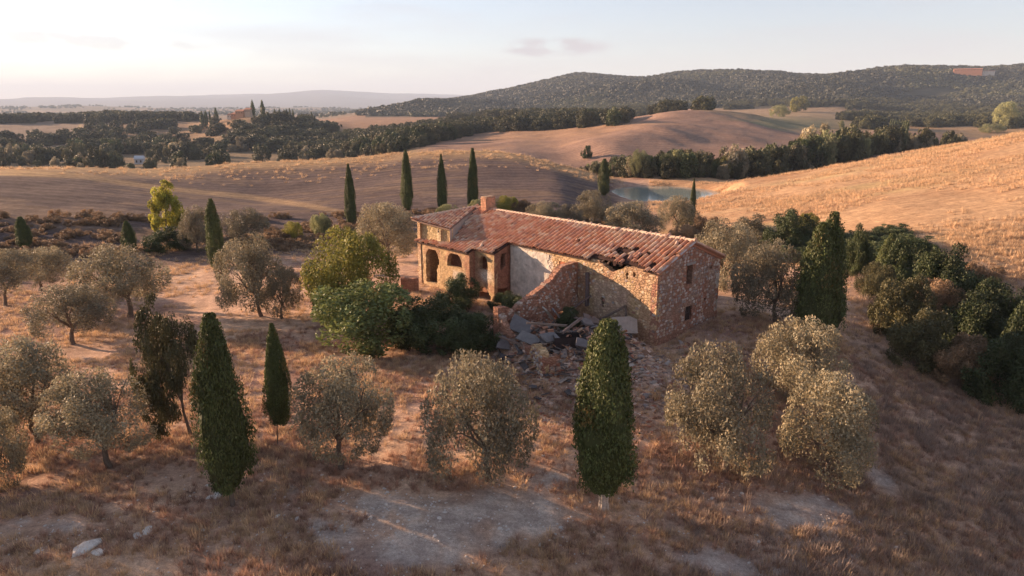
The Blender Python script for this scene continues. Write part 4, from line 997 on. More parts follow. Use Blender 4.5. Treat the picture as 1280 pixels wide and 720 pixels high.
# ------------------------------------------------------------------ olives and other trees near the house
OL = [  # base, cx, ytop, ybot, width, crown, trunk, label
 ((138, 584), 119, 457, 572, 128, 'olive0', 'trunk1', 'round grey olive at the lower left beside the leaning olive'),
 ((47, 556), 36, 414, 545, 118, 'olive1', 'trunk2', 'large olive with leaning trunk at the left edge'),
 ((-12, 612), -8, 510, 612, 74, 'olive2', 'trunk0', 'olive cut off by the left edge of the photo at the bottom'),
 ((92, 430), 88, 351, 422, 100, 'olive3', 'trunk1', 'twin trunked dark olive on the left slope in front of the biggest left olive'),
 ((161, 396), 150, 300, 388, 112, 'olive0', 'trunk3', 'biggest olive of the left group with three dark stems'),
 ((7, 382), 8, 308, 368, 70, 'olive1', 'trunk0', 'dark olive at the left edge below the small cypress'),
 ((50, 363), 58, 306, 356, 64, 'olive2', 'trunk2', 'low dark olive between the left edge olive and the biggest left olive'),
 ((327, 395), 312, 291, 390, 82, 'olive3', 'trunk1', 'tall grey olive left of the bright green shrub tree'),
 ((352, 398), 352, 330, 396, 50, 'olive1', 'trunk0', 'lower darker olive leaning against the tall grey olive'),
 ((247, 314), 246, 256, 314, 44, 'olive2', 'trunk0', 'grey olive just left of the dark field cypress'),
 ((300, 306), 302, 258, 305, 66, 'olive0', 'trunk2', 'grey olive just right of the dark field cypress'),
 ((483, 328), 482, 251, 322, 80, 'olive1', 'trunk3', 'rounded silver olive beside the left corner of the farmhouse'),
 ((426, 586), 425, 444, 572, 126, 'olive2', 'trunk2', 'silvery olive in the lower centre left with a dark short trunk'),
 ((612, 600), 601, 436, 606, 142, 'olive3', 'trunk1', 'large drooping silver olive in the lower centre below the rubble'),
 ((905, 590), 901, 424, 592, 138, 'olive0', 'trunk3', 'wide golden lit olive right of the foreground cypress'),
 ((1003, 500), 1001, 393, 498, 108, 'olive2', 'trunk0', 'golden olive behind, between the wide olive and the twin cypress'),
 ((1034, 596), 1034, 462, 604, 118, 'olive1', 'trunk2', 'blue grey shaded olive at the right end of the front trio'),
 ((970, 404), 962, 296, 402, 88, 'olive2', 'trunk1', 'tall shaded olive with sunlit top right of the gable end'),
 ((905, 362), 906, 272, 362, 84, 'olive3', 'trunk0', 'dark olive close behind the gable end of the farmhouse'),
 ((742, 282), 743, 236, 282, 52, 'olive0', 'trunk0', 'pale olive behind the roof in front of the short cypress'),
 ((796, 300), 797, 249, 300, 84, 'olive1', 'trunk0', 'broad olive behind the right half of the ridge'),
 ((846, 292), 848, 243, 292, 50, 'olive3', 'trunk0', 'olive beside the thin pond cypress'),
 ((668, 280), 680, 252, 284, 50, 'olive2', None, 'low pale olive peeping over the ridge right of the chimney'),
 ((712, 286), 712, 255, 288, 40, 'olive0', None, 'low pale olive over the middle of the ridge'),
]
for b, cx, yt, yb, w, cr_, tk_, lab in OL: canopy('olive_tree', lab, 'olive tree', b, cx, yt, yb, w, cr_, tk_)
canopy('shrub_tree', 'bright yellow green feathery shrub tree left of the porch', 'tree', (436, 402), 431, 291, 402, 108, 'feather', None, M_green)
canopy('poplar_tree', 'yellow leaved poplar glowing in the field edge on the left', 'poplar tree', (208, 292), 207, 229, 290, 38, 'poplar', 'post', M_yellow)
canopy('fig_tree', 'sprawling fig with large light green leaves below the porch', 'fig tree', (462, 436), 455, 352, 437, 118, 'fig', None)
SHR = [  # cx, ytop, ybot, width, mesh, mat, label
 (545, 370, 432, 90, 'bush0', None, 'dark ivy bush under the porch arches'), (590, 388, 436, 74, 'bush1', None, 'dark bramble mound below the second wing wall'),
 (655, 366, 400, 60, 'bush2', None, 'dark creeper filling the corner below the plastered wall'), (572, 344, 386, 52, 'bush1', None, 'dark creeper climbing towards the porch arch'),
 (632, 364, 386, 40, 'bush0', None, 'dark creeper under the hanging return wall'), (508, 385, 432, 52, 'fig', M_dark, 'dark leafy bush between fig and porch'),
 (709, 385, 410, 32, 'bush2', None, 'green bush growing inside the broken cross wall'), (574, 404, 440, 62, 'bush2', None, 'front bramble of the mound below the porch'),
 (208, 285, 312, 60, 'bush0', None, 'dark green bush at the foot of the yellow poplar'), (632, 246, 270, 34, 'feather', M_green, 'green shrub behind the roof right of the chimney'),
 (655, 250, 272, 30, 'bush1', M_scrub, 'brown shrub behind the roof beside the green one'),
 (560, 256, 276, 30, 'feather', M_pale, 'pale bush behind the raised corner roof'), (598, 250, 272, 24, 'feather', M_pale, 'pale bush hidden behind the roof chimney'),
 (400, 268, 292, 26, 'feather', M_pale, 'small pale shrub in the dry scrub band'), (365, 278, 298, 24, 'feather', M_green, 'small green shrub in the dry scrub band'),
 (770, 262, 290, 34, 'bush1', M_scrub, 'brown shrub between the two ridge olives'), (855, 282, 306, 36, 'feather', M_scrub, 'russet shrub below the thin pond cypress'),
 (880, 270, 300, 36, 'bush1', M_scrub, 'brown shrub at the foot of the golden hill'), (940, 270, 310, 60, 'bush0', M_olive, 'grey green shrub behind the dark gable olive'),
 (985, 264, 312, 60, 'bush1', M_dark, 'dark rounded shrub on the lower edge of the golden hill'), (1008, 268, 300, 34, 'bush2', M_green, 'green shrub left of the twin cypress top'),
 (1070, 285, 345, 34, 'bush0', M_dark, 'dark shrub just right of the twin cypress'), (1075, 300, 340, 40, 'bush1', M_dark, 'shrub in the shade between the two right cypresses'),
 (1140, 300, 372, 62, 'bush2', M_dark, 'dark shrub right of the small conical cypress'), (1185, 310, 390, 70, 'bush0', M_dark, 'big dark green shrub on the upper edge of the thicket'),
 (1130, 345, 420, 70, 'bush1', M_juniper, 'golden tipped shrub on the left edge of the thicket'), (1150, 390, 458, 80, 'bush2', M_juniper, 'sunlit leaved shrub at the lower left edge of the thicket'),
 (1210, 370, 450, 80, 'bush0', M_dark, 'dark shrub in the middle of the thicket'), (1250, 352, 430, 80, 'bush1', M_dark, 'dark shrub at the right edge of the thicket'),
 (1200, 420, 478, 70, 'bush2', M_scrub, 'bare brownish shrub low in the thicket'), (1258, 420, 505, 90, 'bush0', M_dark, 'dark shrub at the lowest right corner of the thicket'),
 (1175, 350, 400, 60, 'feather', M_scrub, 'bare twiggy shrub in the centre of the thicket'), (1300, 380, 500, 80, 'bush2', M_dark, 'shrub cut off by the right edge of the photo'),
 (1095, 330, 375, 44, 'feather', M_juniper, 'golden twig shrub below the small conical cypress'), (1225, 330, 370, 50, 'bush1', M_scrub, 'straw coloured shrub above the thicket'),
 (868, 470, 520, 0, None, None, None),
]
for cx, yt, yb, w, me_, mt, lab in SHR:
    if not me_: continue
    if 520 < cx < 720 and yt > 340:      # bushes beside the house stand on the ground in front of it
        pass
    canopy('bush', lab, 'bush', (cx, yb), cx, yt, yb + 2, w, me_, None, mt)

# ------------------------------------------------------------------ scatter helper: instances on points, one object of stuff
def scatter(name, label, P, sc, rv, me):
    mesh = bpy.data.meshes.new(name); mesh.from_pydata(P.tolist(), [], [])
    a = mesh.attributes.new('sc', 'FLOAT_VECTOR', 'POINT'); a.data.foreach_set('vector', np.asarray(sc, np.float32).ravel())
    a = mesh.attributes.new('rv', 'FLOAT_VECTOR', 'POINT'); a.data.foreach_set('vector', np.asarray(rv, np.float32).ravel())
    o = bpy.data.objects.new(name, mesh); COL.objects.link(o)
    src = bpy.data.objects.new(name + '_source', me)
    ng = bpy.data.node_groups.new(name, 'GeometryNodeTree')
    ng.interface.new_socket('Geometry', in_out='INPUT', socket_type='NodeSocketGeometry'); ng.interface.new_socket('Geometry', in_out='OUTPUT', socket_type='NodeSocketGeometry')
    gi = ng.nodes.new('NodeGroupInput'); go = ng.nodes.new('NodeGroupOutput'); ip = ng.nodes.new('GeometryNodeInstanceOnPoints'); oi = ng.nodes.new('GeometryNodeObjectInfo')
    oi.inputs[0].default_value = src; oi.inputs['As Instance'].default_value = True
    s1 = ng.nodes.new('GeometryNodeInputNamedAttribute'); s1.data_type = 'FLOAT_VECTOR'; s1.inputs[0].default_value = 'sc'
    s2 = ng.nodes.new('GeometryNodeInputNamedAttribute'); s2.data_type = 'FLOAT_VECTOR'; s2.inputs[0].default_value = 'rv'
    lk = ng.links.new; lk(gi.outputs[0], ip.inputs['Points']); lk(oi.outputs['Geometry'], ip.inputs['Instance'])
    lk(s1.outputs[0], ip.inputs['Scale']); lk(s2.outputs[0], ip.inputs['Rotation']); lk(ip.outputs[0], go.inputs[0])
    md = o.modifiers.new('scatter', 'NODES'); md.node_group = ng
    return tag(o, label, None, None, 'stuff')

# ------------------------------------------------------------------ woods
def polar(n, az0, az1, D0, D1, r, power=1.0):
    a = np.radians(r.uniform(az0, az1, n)); D = np.sqrt(r.uniform(D0 ** 2, D1 ** 2, n)); return D * np.sin(a), D * np.cos(a)
def inpoly(px, py, poly):
    c = np.zeros(len(px), bool); n = len(poly); j = n - 1
    for i in range(n):
        xi, yi = poly[i]; xj, yj = poly[j]
        m = ((yi > py) != (yj > py)) & (px < (xj - xi) * (py - yi) / (yj - yi + 1e-9) + xi); c ^= m; j = i
    return c
wr = np.random.RandomState(12)
def wood_points(poly, az0, az1, D0, D1, spacing):
    area = math.radians(az1 - az0) * (D1 ** 2 - D0 ** 2) / 2; n = int(area / spacing ** 2)
    x, y = polar(n, az0, az1, D0, D1, wr); z = height(x, y); px, py = proj(x, y, z); k = inpoly(px, py, poly)
    return np.stack([x, y, z], -1)[k]
def single_trees(P, name, where, cat, hs, mats, names, lims, wob=(.36, .60), meshes=('wood0', 'wood1', 'wood2', 'wood3'), limit=300, sink=.08):
    P = P[np.argsort(np.hypot(P[:, 0], P[:, 1]))]
    for i, p in enumerate(P[:limit]):
        h = hs[0] + (hs[1] - hs[0]) * wr.rand() ** 1.6; w = h * wr.uniform(*wob)
        o = inst(name, ME[meshes[wr.randint(len(meshes))]], None, (p[0], p[1], p[2] - h * sink), (0, 0, wr.uniform(0, 6.28)), (w, w, h))
        m_, cn = mats[wr.randint(len(mats))]; setmat(o, m_); pp = float(proj(p[0], p[1], p[2])[0]); sz = 'tall' if h > (hs[0] + hs[1]) / 2 else 'low'
        lab = '%s %s tree %s %s' % (sz, cn, where, seg(pp, names, lims)); tag(o, lab, cat, lab)
    return P[limit:]
# belt beyond the pond and along the foot of the rolling hill
bp = [700, 760, 830, 900, 930, 960, 1010, 1060, 1110, 1160, 1195]; bD = [275, 262, 250, 268, 285, 300, 325, 350, 380, 415, 440]
bt_ = [207, 203, 198, 200, 196, 190, 180, 172, 168, 172, 172]
BM = [(M_wood, 'dark green'), (M_dark, 'deep green'), (M_olive, 'grey green'), (M_juniper, 'brownish green'), (M_pale, 'pale yellowish')]
def seg(px, names, lims):
    for n_, l_ in zip(names, lims):
        if px < l_: return n_
    return names[-1]
for i in range(250):
    px_ = wr.uniform(698, 1196); D_ = np.interp(px_, bp, bD) + wr.uniform(-9, 22); P = pt(px_, 200, D_); P[2] = hz(P[0], P[1])
    top = pt(px_, np.interp(px_, bp, bt_) + wr.normal(0, 4.5), D_)[2]; h = min(max(top - P[2], 4.0), 15) * wr.uniform(.9, 1.3); w = h * wr.uniform(.30, .5)
    if px_ < 740: h *= .7; w *= .9
    m_, cn = BM[wr.choice(5, p=[.34, .24, .2, .14, .08])]
    o = inst('woodland_tree', ME['wood%d' % wr.randint(4)], None, (P[0], P[1], P[2] - .05 * h), (0, 0, wr.uniform(0, 6.28)), (w, w, h)); setmat(o, m_)
    sg = seg(px_, ['left of the pond', 'behind the pond', 'right of the pond', 'along the middle of the golden hill', 'up the far end of the golden hill'], [775, 870, 960, 1080, 1300])
    tag(o, cn + ' tree of the belt ' + sg, 'tree', cn + ' belt trees ' + sg)
for (bx, by, cx, yt, w, mt, lab) in [(800, 222, 799, 187, 26, M_pale, 'pale airy poplar at the left of the pond belt'), (835, 222, 835, 192, 30, M_dark, 'dark tree behind the middle of the pond'), (845, 222, 846, 188, 18, M_pale, 'pale pointed tree behind the middle of the pond'),
                                     (735, 198, 733, 182, 14, M_dark, 'lone round tree on the slope left of the pond belt'), (900, 222, 905, 196, 36, M_green, 'yellow green tree in the belt right of the pond'),
                                     (1262, 160, 1262, 127, 36, M_pale, 'big pale round tree at the right edge above the golden hill'), (1243, 166, 1241, 154, 30, M_pale, 'low rounded tree left of the big right edge tree'),
                                     (1000, 140, 1000, 121, 22, M_green, 'umbrella shaped green tree in the fields before the wooded mountain'), (978, 146, 975, 131, 26, M_pale, 'golden bush clump beside the umbrella tree'), (1052, 160, 1052, 151, 7, M_pale, 'small pale tree on the green field')]:
    canopy('woodland_tree', lab, 'tree', (bx, by), cx, yt, by + 1, w, ('olive%d' if w > 24 else 'wood%d') % wr.randint(4), None, mt)
# centre woods
cw = [(425, 205), (470, 198), (520, 186), (600, 166), (660, 164), (720, 161), (775, 156), (790, 148), (760, 143), (700, 146), (640, 152), (560, 158), (500, 168), (440, 190)]
P = wood_points(cw, -14, 10, 400, 1100, 8.5); print('centre', len(P))
rest_c = single_trees(P, 'oak_tree', 'of the diagonal wood', 'tree', (7, 15), [BM[0], BM[0], BM[1], BM[3]], ['at its lower left end', 'in its lower half', 'in its upper half', 'at its upper right end'], [490, 570, 690, 2000], limit=150)
# left valley woods
lw = [(-60, 212), (100, 214), (200, 216), (420, 205), (440, 198), (400, 196), (330, 190), (230, 178), (150, 172), (60, 172), (-60, 172)]
P = wood_points(lw, -42, -12, 330, 950, 10.5); P = P[(wr.rand(len(P)) < .8) & (fbm(P[:, 0] / 45, P[:, 1] / 70, 222, 3) > -.14)]; print('left', len(P))
rest_l = single_trees(P, 'valley_tree', 'in the left valley wood', 'tree', (5, 15), [BM[0], BM[0], BM[1], BM[2], BM[3]], ['by the left edge', 'left of the pale shed', 'right of the pale shed', 'below the hilltop villa', 'near the diagonal wood'], [60, 172, 260, 360, 2000], limit=200)
# villa hill woods
vw = [(285, 182), (310, 168), (360, 166), (400, 168), (460, 172), (520, 166), (520, 178), (440, 198), (380, 196), (330, 190)]
P = wood_points(vw, -24, -7, 560, 1250, 9.0); P = np.concatenate([P, wood_points([(285, 170), (300, 157), (340, 153), (400, 153), (420, 168), (330, 172)], -24, -12, 700, 1100, 13.0), wood_points([(215, 172), (235, 158), (290, 152), (290, 172)], -28, -20, 700, 1150, 26.0)]); print('villa', len(P))
P2 = [rest_c, rest_l, P]
ridge = [(-60, 152), (95, 151), (130, 149), (240, 150), (240, 154), (110, 155), (-60, 152.5)]
P = wood_points([(-60, 147), (60, 148), (110, 147), (250, 150), (250, 156), (95, 154), (-60, 155)], -42, -20, 1150, 1480, 8.0); print('ridge', len(P)); P2.append(P)
hillL_ = wood_points([(100, 150), (240, 150), (260, 168), (110, 170)], -32, -20, 850, 1300, 26); P2.append(hillL_)
# plateau woods at the mountain foot (right)
for poly in ([(560, 150), (640, 145), (760, 141), (860, 133), (960, 130), (1060, 128), (1060, 133), (960, 136), (860, 138), (790, 147), (700, 150)],
             [(1040, 150), (1100, 146), (1180, 150), (1200, 170), (1110, 170)], [(1060, 128), (1300, 130), (1300, 165), (1180, 158), (1120, 140), (1060, 138)]):
    P = wood_points(poly, -8, 38, 700, 1900, 10.5); print('plateau', len(P)); P2.append(P)
Pf = np.concatenate(P2)
def far_scatter(nm, lab, P, hs, me):
    n = len(P); h = wr.uniform(*hs, n); w = h * wr.uniform(.5, .8, n)
    P = P.copy(); P[:, 2] -= h * .12
    scatter(nm, lab, P, np.stack([w, w, h], -1), np.stack([0 * h, 0 * h, wr.uniform(0, 6.28, n)], -1), me)
Pf = Pf[fbm(Pf[:, 0] / 55, Pf[:, 1] / 120, 223, 3) > -.06]; far_scatter('far_wood', 'dark far-off woods filling the valleys and the foot of the wooded mountain', Pf, (5, 15), ME['wood0'])
# wooded mountain
n = 90000; x, y = polar(n, -12, 46, 1500, 3600, wr); z = height(x, y); px, py = proj(x, y, z)
DDm = np.hypot(x, y); keep = (DDm > 1560 + 250 * fbm(x / 300, y / 300, 171, 3)) & (z > -2) 
keep &= ~((fbm(x / 260, y / 160, 191, 3) > .42) & (DDm < 2300))
P = np.stack([x, y, z], -1)[keep]; print('mountain', len(P))
lt = fbm(P[:, 0] / 180, P[:, 1] / 180, 197, 4) + wr.uniform(-.25, .25, len(P)) > .12
far_scatter('lighter_forest', 'lighter green patches in the forest of the long mountain on the right', P[lt], (4, 10), ME['far1'])
P = P[~lt]
far_scatter('mountain_forest', 'dense dark forest covering the long mountain on the right', P, (5, 13), ME['far0'])
# scattered far trees on the plain
x, y = polar(5000, -42, -9, 2000, 6500, wr); k = fbm(x / 200, y / 200, 195, 3) > .15; P = np.stack([x, y, height(x, y)], -1)[k]
far_scatter('plain_trees', 'hazy trees dotted over the far plain on the left', P, (8, 16), ME['far1'])
# olive / scrub dots on the left hill and grassy slopes
# cypresses on the villa hill
for i, (px, yt, yb) in enumerate([(253, 141, 154), (258, 141, 154), (263, 142, 154), (271, 141, 154), (317, 134, 149), (329, 132, 147), (344, 143, 150), (350, 142, 150), (359, 144, 152), (363, 143, 152), (367, 144, 152), (390, 144, 152)]):
    big = 5.5 if yb - yt > 12 else 3.0
    P = pt(px, yb, np.interp(px, [250, 320, 390], [1010, 955, 975])); P[2] = hz(P[0], P[1]); s = 1000 / FPX
    o = inst('cypress_tree', ME['farcyp'], None, P, (0, 0, i), (big * .5 * s, big * .5 * s, (yb - yt + 2) * s))
    lab = ['one of the dark cypresses clustered left of the hilltop villa', 'wide dark cypress standing just right of the hilltop villa', 'tallest cypress on the hilltop right of the villa', 'one of the tiny cypresses trailing right along the villa hilltop'][0 if i < 4 else 1 if i == 4 else 2 if i == 5 else 3]
    tag(o, lab, 'cypress tree', 'cypresses left of the hilltop villa' if i < 4 else 'tiny cypresses along the hilltop' if i > 5 else None)
for i in range(9):
    q = gp(1113 + i * 2.6, 158 + i * .9); inst_ = inst('cypress_tree', ME['farcyp'], None, q, (0, 0, i), (1.3, 1.3, 8.5)); tag(inst_, 'one of the short row of dark cypresses beyond the tree belt on the right', 'cypress tree', 'row of cypresses beyond the tree belt')

# far buildings
def building(name, label, P, rz, parts, cat='building'):
    root = empty(name, P, rz); tag(root, label, cat)
    for (x0, x1, y0, y1, z1, col, rc, nw) in parts:
        g = Geo(); g.add(*box(x0, x1, y0, y1, -2, z1), col); w = g.obj('wall', M_slab, root)
        g = Geo(); ym = (y0 + y1) / 2; V = [[x0 - .4, y0 - .4, z1], [x1 + .4, y0 - .4, z1], [x1 + .4, y1 + .4, z1], [x0 - .4, y1 + .4, z1], [x0 - .4, ym, z1 + 2], [x1 + .4, ym, z1 + 2]]
        g.add(V, [[0, 1, 5, 4], [2, 3, 4, 5], [3, 2, 1, 0]], rc); g.F.append(np.array([[0, 4, 3], [1, 2, 5]])); g.M.append(0); g.obj('roof', M_tile, root)
        for k in range(nw):
            xx = x0 + (k + .5) * (x1 - x0) / nw; g = Geo(); g.add(*box(xx - .5, xx + .5, y0 - .06, y0 - .01, z1 - 2.6, z1 - 1.1), (.05, .04, .04)); g.obj('window', M_timber, root)
    return root
P = pt(302, 149, 960); P[2] = hz(P[0], P[1])
building('villa', 'terracotta and cream villa with tiled roofs on the hilltop among cypresses', P, -.35, [(-16, -8, 0, 10, 5, (.42, .22, .13), (.35, .17, .11), 2), (-8.2, 4, -1, 10, 8.5, (.45, .25, .15), (.38, .18, .11), 3), (4.2, 13, 1, 10, 10.5, (.5, .36, .26), (.36, .18, .12), 3), (-24, -16.2, 2, 9, 3.5, (.55, .48, .4), (.4, .22, .15), 2)], 'villa')
Dm_ = min(np.arange(1800, 2600, 10), key=lambda D_: abs(float(proj(*[pt(1209, 95, D_)[k] if k < 2 else hz(*pt(1209, 95, D_)[:2]) + 4 for k in range(3)])[1]) - 95)); P = pt(1209, 95, Dm_); P[2] = hz(P[0], P[1]) + 5; print('manor', P, proj(P[0],P[1],P[2]))
building('manor', 'long orange building on the wooded mountainside at the upper right', P, -.5, [(-32, 32, 0, 14, 15, (.62, .26, .14), (.5, .22, .13), 9), (33, 60, 4, 16, 9, (.6, .5, .42), (.45, .25, .17), 4)])
P = pt(173, 199, 560); P[2] = hz(P[0], P[1]) + 3.2
building('shed', 'pale roofed shed half hidden in the left valley wood', P, .1, [(-2.8, 2.8, 0, 4, 1.7, (.4, .42, .45), (.5, .52, .55), 2)], 'shed')
P = gp(971, 141)
building('cottage', 'small ochre cottage beside the golden bushes in the far fields', P, .3, [(-7, 7, 0, 6, 4.5, (.5, .33, .2), (.4, .22, .14), 3)], 'cottage')

# ------------------------------------------------------------------ dry grass, scrub, stones
def tuft(seed, nb=26, h=.42, sp=.22, w=.012):
    r = np.random.RandomState(seed); V = []; Cc = []
    for i in range(nb):
        a = r.uniform(0, 6.28); b = np.array([math.cos(a), math.sin(a), 0]) * r.uniform(0, sp); hh = h * r.uniform(.45, 1); ln = np.array([math.cos(a), math.sin(a), 0]) * hh * r.uniform(.1, .8) + r.normal(size=3) * [.05, .05, 0]
        s = np.array([-math.sin(a), math.cos(a), 0]) * w * r.uniform(.7, 1.6); V += [b - s, b + s, b + ln + [0, 0, hh]]; c = r.uniform(.7, 1.2); Cc += [[c * .85, c * .8, c * .75]] * 2 + [[c * 1.1, c * 1.1, c * 1.05]]
    g = Geo(); g.add(V, np.arange(nb * 3).reshape(-1, 3), np.array(Cc)); return g
mk('tuft0', tuft(1), M_grass); mk('tuft1', tuft(2, 40, .36, .35, .011), M_grass)
M_redgrass = foliage_mat('russet_grass_blades', (.40, .255, .20), .25, .3)
mk('tuft2', tuft(3, 34, .3, .3, .012), M_redgrass)
M_brush = foliage_mat('grey_brush_blades', (.38, .295, .26), .2, .3); mk('tuft3', tuft(4, 60, .48, .5, .012), M_brush)
def grass(nm, lab, n, az0, az1, D0, D1, me, sc, f, seed):
    r = np.random.RandomState(seed); x, y = polar(n, az0, az1, D0, D1, r)
    lx, ly = hloc(x, y); inside = (lx > -27) & (lx < .3) & (ly > -.3) & (ly < 8.8) | ((lx > -27) & (lx < -16) & (ly > -2.6) & (ly < 1)); rub = (((lx + 2.5) / 7) ** 2 + ((ly + 5.5) / 4.6) ** 2 < 1)
    cl = 0
    for (cpx, cpy, rx, ry) in [(560, 650, 5.0, 1.5), (640, 632, 3.6, 1.4), (500, 690, 4.2, 1.3), (470, 625, 2.6, .8), (40, 660, 3.5, 1.3), (1000, 640, 3.4, 2.0), (1100, 600, 1.4, 1.8), (900, 705, 2.8, 1.2)]:
        q = gp(cpx, cpy); cl = cl + np.exp(-(((x - q[0]) / rx) ** 2 + ((y - q[1]) / ry) ** 2))
    k = ~inside & ~rub & (f(x, y) > r.uniform(0, 1, n)) & (cl + .3 * fbm(x, y, 7, 2) < .55)
    x, y = x[k], y[k]; n = len(x); z = height(x, y) - .02; s = r.uniform(sc[0], sc[1], n)
    scatter(nm, lab, np.stack([x, y, z], -1), np.stack([s, s, s * r.uniform(.7, 1.3, n)], -1), np.stack([r.normal(0, .12, n), r.normal(0, .12, n), r.uniform(0, 6.28, n)], -1), ME[me]); return n
dens = lambda sc_, sd, b: (lambda x, y: np.clip(b + 1.1 * fbm(x / sc_, y / sc_, sd, 3), 0, 1))
print('grass', grass('dry_grass', 'straw coloured dry grass tufts over the olive slope', 26000, -42, 42, 19, 62, 'tuft1', (.5, 1.0), dens(3, 201, .40), 1),
 grass('tall_grass', 'taller straw grass on the olive slope', 9000, -42, 42, 19, 60, 'tuft0', (.6, 1.3), dens(2, 202, .18), 2),
 grass('russet_grass', 'russet dead grass on the olive slope', 24000, -42, 42, 19, 60, 'tuft2', (.6, 1.2), dens(4, 203, .40), 3),
 grass('distant_grass', 'dry grass over the level ground around the farmhouse', 30000, -42, 42, 60, 112, 'tuft1', (.7, 1.3), dens(6, 204, .35), 4),
 grass('brush', 'grey brown brush covering the slope at the lower right', 9000, 14, 44, 20, 75, 'tuft3', (.5, 1.15), lambda x, y: np.clip(sstep(-19, -4, .75 * x - .66 * y) * (.65 + .9 * fbm(x / 3, y / 3, 205, 3)), 0, 1), 5),
 grass('hill_grass', 'standing straw on the golden hill', 40000, 11, 42, 95, 235, 'tuft0', (.9, 2.0), dens(9, 206, .22), 6),
 grass('crest_grass', 'dry weeds along the crest of the stubble hill', 6000, -40, 9, 195, 255, 'tuft1', (1.2, 2.6), lambda x, y: np.clip(sstep(180, 235, np.hypot(x, y)) * (.3 + fbm(x / 8, y / 8, 207, 3)), 0, 1), 7))
# dry scrub band beyond the left field edge
r = np.random.RandomState(21); x, y = polar(1700, -42, 12, 98, 131, r)
k = (fbm(x / 9, y / 9, 211, 3) > -.02) & (r.rand(1700) < .5); x, y = x[k], y[k]; n = len(x); z = height(x, y) - .2; s = r.uniform(.5, 1.5, n)
scatter('scrub', 'band of dry brown scrub between the olive field and the stubble hill', np.stack([x, y, z], -1), np.stack([s, s, s * r.uniform(.7, 1.1, n)], -1), np.stack([0 * s, 0 * s, r.uniform(0, 6.28, n)], -1), mk('scrubc', round_crown('c', 47, 26, 44, .05, rad=(.3, .5), squash=.8, low=.4, majors=6), M_scrub))
# scrub at the foot of the golden hill and through the thicket
x, y = polar(900, 10, 42, 60, 112, r); px, py = proj(x, y, height(x, y)); k = inpoly(px, py, [(870, 300), (960, 285), (1060, 290), (1130, 290), (1180, 330), (1290, 400), (1290, 470), (1150, 420), (1080, 340), (930, 320)]); x, y = x[k], y[k]; n = len(x); s = r.uniform(.8, 2.0, n)
scatter('undergrowth', 'dark undergrowth between the thicket shrubs on the right', np.stack([x, y, height(x, y) - .2], -1), np.stack([s, s, s], -1), np.stack([0 * s, 0 * s, r.uniform(0, 6.28, n)], -1), mk('underc', round_crown('c', 48, 26, 44, .05, rad=(.3, .5), squash=.8, low=.4, majors=6), M_dark))

x, y = polar(2600, 10, 43, 40, 112, r); px, py = proj(x, y, height(x, y)); k = inpoly(px, py, [(1060, 285), (1130, 290), (1290, 360), (1290, 520), (1150, 470), (1070, 390)]) & (r.rand(2600) < .75); x, y = x[k], y[k]; n = len(x); s = r.uniform(1.0, 2.6, n)
scatter('bare_twigs', 'bare grey twigs and dead stems standing through the thicket on the right', np.stack([x, y, height(x, y) - .1], -1), np.stack([s * .7, s * .7, s], -1), np.stack([0 * s, 0 * s, r.uniform(0, 6.28, n)], -1), ME['tuft3'])
# ------------------------------------------------------------------ rubble and loose stones
chip = [stone_mesh('c', 6, .7, 80 + i, tuple(.75 * q for q in STC[i % 8])).mesh('rubble_stone', M_stone) for i in range(8)]
rr = np.random.RandomState(31)
def rubble(n, cx, cy, sx, sy, smin, smax, single, label, group, colr=None, nm='rubble_stone'):
    j = Geo()
    for i in range(n):
        lx = cx + rr.normal(0, sx); ly = cy + rr.normal(0, sy)
        if ly > -.4 and lx < .5: continue
        if lx < -7.6 and ly > -8.6: continue
        w = h2w(lx, ly); z = hz(w[0], w[1]); s = rr.uniform(smin, smax) ** 1.0 * (1 if i >= single else 1.5)
        if i < single:
            o = inst(nm, chip[rr.randint(8)], None, (w[0], w[1], z - s * .1), (rr.uniform(-.6, .6), rr.uniform(-.6, .6), rr.uniform(0, 6.28)), (s, s * rr.uniform(.5, .9), s * rr.uniform(.5, .9))); tag(o, label, 'stone', group)
        else:
            gg = stone_geo[rr.randint(12)]; V = np.concatenate(gg.V) * [s, s * .7, s * .9]; M = np.array(Matrix.Rotation(rr.uniform(0, 6), 3, 'Z') @ Matrix.Rotation(rr.uniform(-.8, .8), 3, 'X'))
            n0 = j.n; j.add(V @ M.T + [w[0], w[1], z - s * .1], gg.F[0], np.array(STC[rr.randint(8)]) * [1.18, 1.0, .88] * rr.uniform(.6, 1.2)); j.F.append(gg.F[2] + n0); j.M.append(0)  # warm factor tints the joined rubble as if sunlit
    return j
j = rubble(2200, 2.6, -5.0, 2.7, 3.6, .08, .27, 110, 'broken wall stone lying on the rubble apron below the gable corner', 'stones on the rubble apron')
tag(j.obj('rubble', M_stone), 'loose small rubble spread below the collapsed corner', kind='stuff')
j = rubble(2600, -4.0, -5.4, 2.4, 2.4, .08, .34, 80, 'broken stone lying inside the collapsed annex', 'stones inside the collapsed annex')
tag(j.obj('rubble', M_stone), 'loose small rubble filling the collapsed annex', kind='stuff')
j = rubble(1100, 0.0, -11.0, 4.2, 2.4, .06, .20, 0, '', '')
tag(j.obj('rubble', M_stone), 'small stones rolled down the slope below the ruined stump', kind='stuff')
